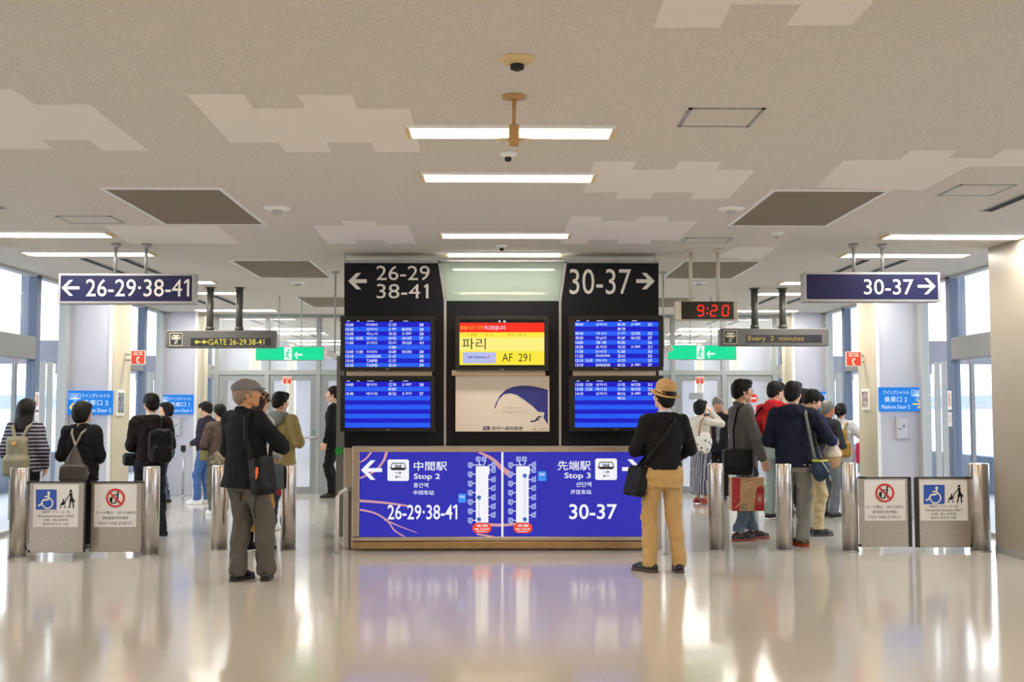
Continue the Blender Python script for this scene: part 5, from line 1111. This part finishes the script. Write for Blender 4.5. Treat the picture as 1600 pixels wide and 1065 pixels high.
# right group
P = human('tote', 'person with short dark hair in a white top and striped wide trousers', 1096, 787, 625, -58, res=.009, female=True, hair='bob', head=(R(-12), R(4)), hL=(-.03, .2, 1.38), hR=(.05, .20, 1.52), eL=(-.8, .1, -1), eR=(.8, .2, -1), g=.97, curl=.25, palms=((0, -1, .2), (-1, -.4, 0)),
    top=dict(m=fabric('cream_top', 'cfcdc2'), hem=.93, puff=.012), bottom=dict(kind='skirt', m=striped('striped_skirt', '4a4c5c', '9c9ca8', 9, 'x', .55), hem=.16), shoe=dict(m=mat('red_shoes', 'a83a30', .4)), seed=43)
S = SDF(.008); S.ell((.20, -.10, 1.03), (.065, .16, .19), .02); S.clip((0, 0, 1), 1.20); ST = strap(P, [(.17, -.2, 1.15), (.15, -.13, 1.38), (.15, -.03, 1.45), (.17, .05, 1.38), (.19, .05, 1.13)], .014)
gear(P, 'tote_bag', 'white tote bag with dark speckles and a brown strap', 'bag', (.2, -.1, .85), [('bag_body', S, blobs('speckled_white', 'e6e4de', '2e2e34', 16, .27), (.006, 18, 3, 1)), ('strap', ST, mat('tan_strap', '9a6648', .5))])
P = human('elder', 'elderly person with grey hair in a dark coat facing this way', 1123, 781, 621, 168, res=.0085, hair='grey', hairm=M_hairg, head=(R(6), R(-12)), skin=M_skin2, hL=(-.19, .10, 1.44), hR=(.2, .1, .85), eL=(-1, .2, -1), g=1.03, curl=.2, palms=((.9, -.3, 0), None),
    top=dict(m=fabric('navy_coat', '20212a'), hem=.80, puff=.02, name='coat', open=1, collar=2, flare=.01), bottom=dict(m=fabric('black_trousers', '1c1c20'), w=1.05), seed=47)
S = SDF(.008); S.loft([(.95, 0, .095, .05, .045), (1.2, 0, .112, .048, .04), (1.38, 0, .07, .04, .05)], .02); P['add']('grey_shirt', S, fabric('shirt_grey', '6e7278')); S = SDF(.007); S.ell((0, .145, 1.03), (.018, .012, .016), .005); S.chain([(-.04, .10, 1.38), (-.02, .15, 1.2), (0, .152, 1.05)], .004); P['add']('lanyard_badge', S, M_lgrey)
P = human('slate', 'person in a slate jacket half hidden behind the grey blazer', 1169, 785, 629, -20, res=.009, hair='grey', hairm=M_hairg, head=(R(-15), 0), top=dict(m=fabric('slate_jacket', '5a6478'), hem=.88, puff=.016, name='jacket'), bottom=dict(m=DK, w=1), seed=53)
P = human('blazer', 'person in glasses and a grey blazer facing right', 1161, 843, 594, -80, res=.007, hair='short', head=(R(-2), R(0)), hL=(-.17, .30, 1.06), hR=(.27, .14, .845), eL=(-.6, -.6, -.6), eR=(.7, -.8, 0), g=1.02, fL=(-.08, .14, 0, R(0)), fR=(.09, -.08, 0, R(-6)), curl=.8, palms=((.5, 0, .9), None),
    top=dict(m=fabric('grey_blazer', '5b5a59', scale=200, c2='686665'), hem=.78, puff=.012, name='blazer', collar=1, flare=.015), inner=fabric('dark_shirt', '3b3c40'), bottom=dict(m=fabric('blue_grey_jeans', '56697c', c2='6a7e90'), w=.98, hem=.10), shoe=dict(m=blobs('striped_trainer', '3d3a40', '8a8688', 40, .3), sole=mat('red_sole', '9c4a44', .6)), seed=59)
hp = P['hp']; S = SDF(.0035); S.chain([hp(.078, .0, .012), hp(.066, .088, .014)], .0025, .002); S.chain([hp(-.078, .0, .012), hp(-.066, .088, .014)], .0025, .002)
for q in (-1, 1): S.chain([hp(q*.032+.022*math.cos(a)*1.2, .103-.012*abs(math.cos(a)), .006+.015*math.sin(a)) for a in np.arange(0, 6.6, .5)], .0022, .002)
P['add']('glasses', S, M_tv)
S = SDF(.007); S.box((-.14, .41, 1.10), (.045, .085, .006), .004, .002, rot(0, R(25), 0)); gear(P, 'paper', 'white folded paper in the hand of the person in the grey blazer', 'paper', (-.14, .41, 1.05), [('sheet', S, M_white)])
S = SDF(.008); S.box((.19, -.13, .85), (.05, .16, .135), .03, .02); S.box((.235, -.13, .88), (.012, .15, .10), .01, .01)
ST = strap(P, [(.20, -.17, .95), (.15, -.155, 1.2), (.11, -.09, 1.42), (.10, -.02, 1.455), (.13, .06, 1.40), (.18, .12, 1.15), (.20, .13, .96)], .012)
gear(P, 'shoulder_bag', 'black messenger bag hanging on the grey blazer', 'bag', (.21, -.04, .69), [('bag_body', S, BLK2, (.004, 18, 3, 1)), ('strap', ST, BLK2)])
# paper carrier bag
YB = at(1168, 800, fl(1161, 843).y-.22).y; c0 = at(1167, 798, YB); t = thing('paper_carrier_bag', 'red and kraft paper carrier bag with a round green logo', 'bag', c0)
MB().pbox(1144, 746, 1194, 798, YB, .16).build('bag_body', mat('kraft_paper', 'c6a078', .7, var=.08, scale=8), t)
g = MB(); g.poly([(1144, 746), (1157, 747), (1156, 797.5), (1144, 798)], YB-.002); g.poly([(1183, 762), (1190, 758), (1194, 765), (1194, 797.5), (1179, 797.5), (1180, 780)], YB-.002)
g.build('red_print', mat('paper_red', 'b02c34', .6), t)
g = MB(); [g.stroke([(1187, 779), (1187+7*math.cos(a), 779+9*math.sin(a))], .7, YB-.004) for a in np.arange(0, 6.28, .7)]; [g.disc(1148+(i*37) % 9, 782+(i*23) % 12, .7, YB-.004, 6) for i in range(9)]; g.stroke([(1162, 757), (1176, 753)], .8, YB-.004); g.stroke([(1163, 763), (1174, 759)], .8, YB-.004); g.build('white_print', mat('paper_cream', 'ecd9be', .6), t)
MB().disc(1163, 791, 4.6, YB-.004).build('round_logo', mat('logo_green', '1c5a40', .6), t)
g = MB(); g.arc(1163, 791, 3.2, .7, YB-.006, n=20); g.disc(1163, 791, 1.5, YB-.006, 10); g.build('logo_mark', mat('paper_cream', 'ecd9be', .6), t)
g = MB()
for dy in (.01, .15): g.tube([at(1163, 746, YB)+Vector((0, dy, -.01)), at(1165, 738, YB)+Vector((0, .07, 0)), at(1172, 737, YB)+Vector((0, .07, 0)), at(1176, 746, YB)+Vector((0, dy, -.01))], .004, 8)
g.build('handle', mat('kraft_handle', 'b59070', .7), t, smooth=True)
P = human('red', 'person in a red hooded jumper seen from behind', 1214, 812, 597, -42, res=.008, hair='short', head=(R(-18), R(-8)), hL=(-.12, .22, 1.05), hR=(.12, .24, 1.05), top=dict(m=fabric('red_sweatshirt', 'c4262c', c2='b01e26'), hem=.92, puff=.016, hood=1, name='hooded_jumper'), bottom=dict(m=fabric('pale_jeans', '8a9a98', c2='9aa9a6'), w=1.02), shoe=dict(m=fabric('dark_trainer', '40363a'), sole=M_white), seed=61, g=1.04)
S = SDF(.009); S.box((-.27, -.02, 1.08), (.06, .17, .15), .04, .02); ST = strap(P, [(-.27, .1, 1.2), (-.18, .09, 1.38), (-.11, -.01, 1.46), (-.16, -.12, 1.38), (-.27, -.14, 1.2)], .014)
gear(P, 'shoulder_bag', 'black bag on the left shoulder of the red hooded jumper', 'bag', (-.27, -.02, .93), [('bag_body', S, BLK2, (.004, 18, 3, 1)), ('strap', ST, BLK2)])
P = human('navy', 'person in a navy hooded jacket and grey trousers, nearest of the right group', 1243, 852, 597, -20, res=.007, hair='short', head=(R(-18), 0), g=1.08, hL=(-.14, .2, 1.05), hR=(.16, .24, 1.08), eR=(1, -.4, -.4), fL=(-.09, .0, 0, R(-10)), fR=(.08, -.02, 0, R(-40)),
    top=dict(m=fabric('navy_jacket', '171a2c', c2='1d2136'), hem=.83, puff=.018, hood=1, name='hooded_jacket'), bottom=dict(m=fabric('stone_grey_trousers', '8b8a86'), w=1.1, hem=.06), shoe=dict(m=blobs('green_red_trainer', '6a5048', 'd0d040', 30, .22), sole=mat('red_sole2', 'c04a38', .5)), seed=67)
S = SDF(.007); S.ell((.27, -.09, .82), (.085, .175, .135), .02); S.clip((0, 0, 1), .90); S.box((.30, -.09, .80), (.07, .14, .08), .04, .03)
S2 = SDF(.007); [S2.cone((.27+.075*math.cos(a), -.09+.165*math.sin(a), .902), (.27+.075*math.cos(a+.3), -.09+.165*math.sin(a+.3), .902), .010, .010, .008) for a in np.arange(0, 6.3, .3)]
ST = strap(P, [(.22, -.15, .93), (.17, -.165, 1.2), (.135, -.12, 1.38), (.13, -.02, 1.445), (.16, .08, 1.36), (.22, .10, 1.1), (.27, .05, .92)], .017)
S3 = SDF(.006); S3.chain([(.30, -.26, .90), (.36, -.22, .80), (.37, -.08, .70), (.35, .05, .78), (.32, .07, .88)], .008)
gear(P, 'messenger_bag', 'blue messenger bag with yellow-green trim and grey strap', 'bag', (.27, -.09, .68), [('bag_body', S, fabric('denim_blue_bag', '2f4058', .7), (.005, 18, 3, 1)), ('rim', S2, mat('lime_rim', 'b4b84e', .6)), ('strap', ST, fabric('grey_webbing', '6e706c')), ('piping', S3, M_lgrey)])
P = human('reader', 'person in a navy sleeved top and khaki trousers looking down', 1266, 836, 610, -72, res=.007, hair='mop', head=(R(-10), R(-30)), hL=(-.07, .27, 1.16), hR=(.10, .29, 1.14), eL=(-.8, -.5, -.8), eR=(.9, -.2, -.9), lean=(0, .05), curl=.9, palms=((.3, 0, -1), (-.3, 0, -1)),
    top=dict(m=fabric('indigo_top', '262c50', c2='2d3460'), hem=.88, puff=.012, sleeve=.95), bottom=dict(m=fabric('khaki_chinos', 'c2b18c'), w=1.0, hem=.08), shoe=dict(m=mat('black_trainer', '1a1a1c', .5), sole=mat('dark_sole', '3a3a3a', .5)), seed=71, fL=(-.1, .0, 0), fR=(.1, .05, 0))
S = SDF(.007); S.cone((.03, .30, 1.13), (.03, .30, .97), .045, .125, .04, flat=((1, 0, 0), 1.5)); S.clip((0, 0, -1), -.93)
S2 = SDF(.007); S2.cone((.03, .30, .97), (.03, .30, .90), .128, .11, .04, flat=((1, 0, 0), 1.5)); S2.clip((0, 0, 1), .93)
ST = strap(P, [(.03, .25, 1.15), (.05, .27, 1.19), (.05, .32, 1.19), (.03, .34, 1.15)], .007)
gear(P, 'tote_bag', 'cream and tan tote bag held up in front of the person looking down', 'bag', (.03, .30, .8), [('bag_body', S, fabric('cream_canvas', 'dccfb8'), (.008, 22, 3, 1)), ('bag_base', S2, fabric('tan_canvas', 'b08d6a'), (.008, 22, 3, 1)), ('handle', ST, mat('tan_strap', '9a6648', .5))])
P = human('hidden', 'person with black hair mostly hidden between the navy jacket and the bowed head', 1257, 795, 608, -20, res=.009, hair='short', head=(R(-30), 0), top=dict(m=DK, hem=.9, puff=.01), bottom=dict(m=BLK), seed=73)
P = human('brown', 'older person with thinning grey hair and a dark striped-collar jacket, facing right', 1295, 808, 627, -62, res=.0085, hair='crop', hairm=M_hairg, skin=mat('skin_ruddy', 'c9825a', .5), head=(R(-8), R(-6)), g=1.05, hL=(-.1, .2, 1.05), hR=(.12, .22, 1.05), top=dict(m=fabric('dark_grey_jacket', '2f3136'), hem=.86, puff=.02, name='jacket', collar=2), bottom=dict(m=fabric('grey_slacks', '6c7078'), w=1.02), seed=79)
P = human('pony', 'person with a black ponytail, white shirt and white trousers', 1317, 795, 631, -22, res=.0085, female=True, hair='pony', head=(R(-12), R(-8)), hL=(-.10, .22, 1.1), hR=(.24, .12, 1.0), eR=(1, -.6, -.1), top=dict(m=fabric('white_shirt', 'dedee0'), hem=.90, puff=.016, short=1, name='shirt'), bottom=dict(m=fabric('white_trousers', 'd5d3cc'), w=1.12), shoe=dict(m=M_white, sole=M_white), seed=83)
S = SDF(.008); S.box((0, -.20, 1.13), (.11, .075, .17), .06, .02); S.box((.01, -.22, .99), (.155, .085, .13), .06, .03)
ST = SDF(.008); [ST.chain([(q*.04, -.16, 1.28), (q*.09, -.12, 1.40), (q*.105, -.02, 1.445), (q*.12, .08, 1.36), (q*.14, .1, 1.12), (q*.13, -.1, .98)], .018, .01) for q in (-1, 1)]
S3 = SDF(.007); S3.box((-.03, -.285, 1.1), (.03, .008, .03), .006); S3.box((.05, -.295, 1.02), (.05, .008, .008), .006)
gear(P, 'backpack', 'mustard tan backpack on the white shirt of the person with a ponytail', 'bag', (0, -.2, .85), [('bag_body', S, fabric('mustard_canvas', 'a8843e'), (.005, 20, 7, 1)), ('strap', ST, fabric('sand_strap', 'bba36a')), ('patch', S3, mat('dark_patch', '3b2a22', .6))])
S = SDF(.008); S.loft([(.75, .27, .02, .05, .08), (.95, .27, .02, .055, .07), (1.08, .27, .02, .04, .05)], .02); gear(P, 'pink_bag', 'bright pink cloth bag at the right side of the person with a ponytail', 'bag', (.27, .02, .75), [('bag_body', S, fabric('hot_pink', 'd8446a'), (.008, 22, 3, .5))])
# suitcase
c = fl(1281, 793); t = thing('suitcase', 'black upright suitcase on small wheels behind the right bollards', 'suitcase', c)
x0, x1 = at(1267, 760, c.y).x, at(1295, 760, c.y).x; z1 = at(1281, 733, c.y).z
MB().box((x0, c.y, .06), (x1, c.y+.22, z1)).build('case', BLK2, t, bevel=.03)
for xx in (x0+.04, x1-.04):
    for yy in (.04, .18): MB().tube([(xx-.012, c.y+yy, .03), (xx+.012, c.y+yy, .03)], .03, 14).build('wheel', M_tv, t)
MB().box((x0+.03, c.y-.012, .12), (x1-.03, c.y, z1-.15)).build('front_pocket', BLK, t, bevel=.01)
MB().tube([(x0+.06, c.y+.18, z1), (x0+.06, c.y+.18, z1+.1), (x1-.06, c.y+.18, z1+.1), (x1-.06, c.y+.18, z1)], .008, 8).build('handle', M_alu, t)
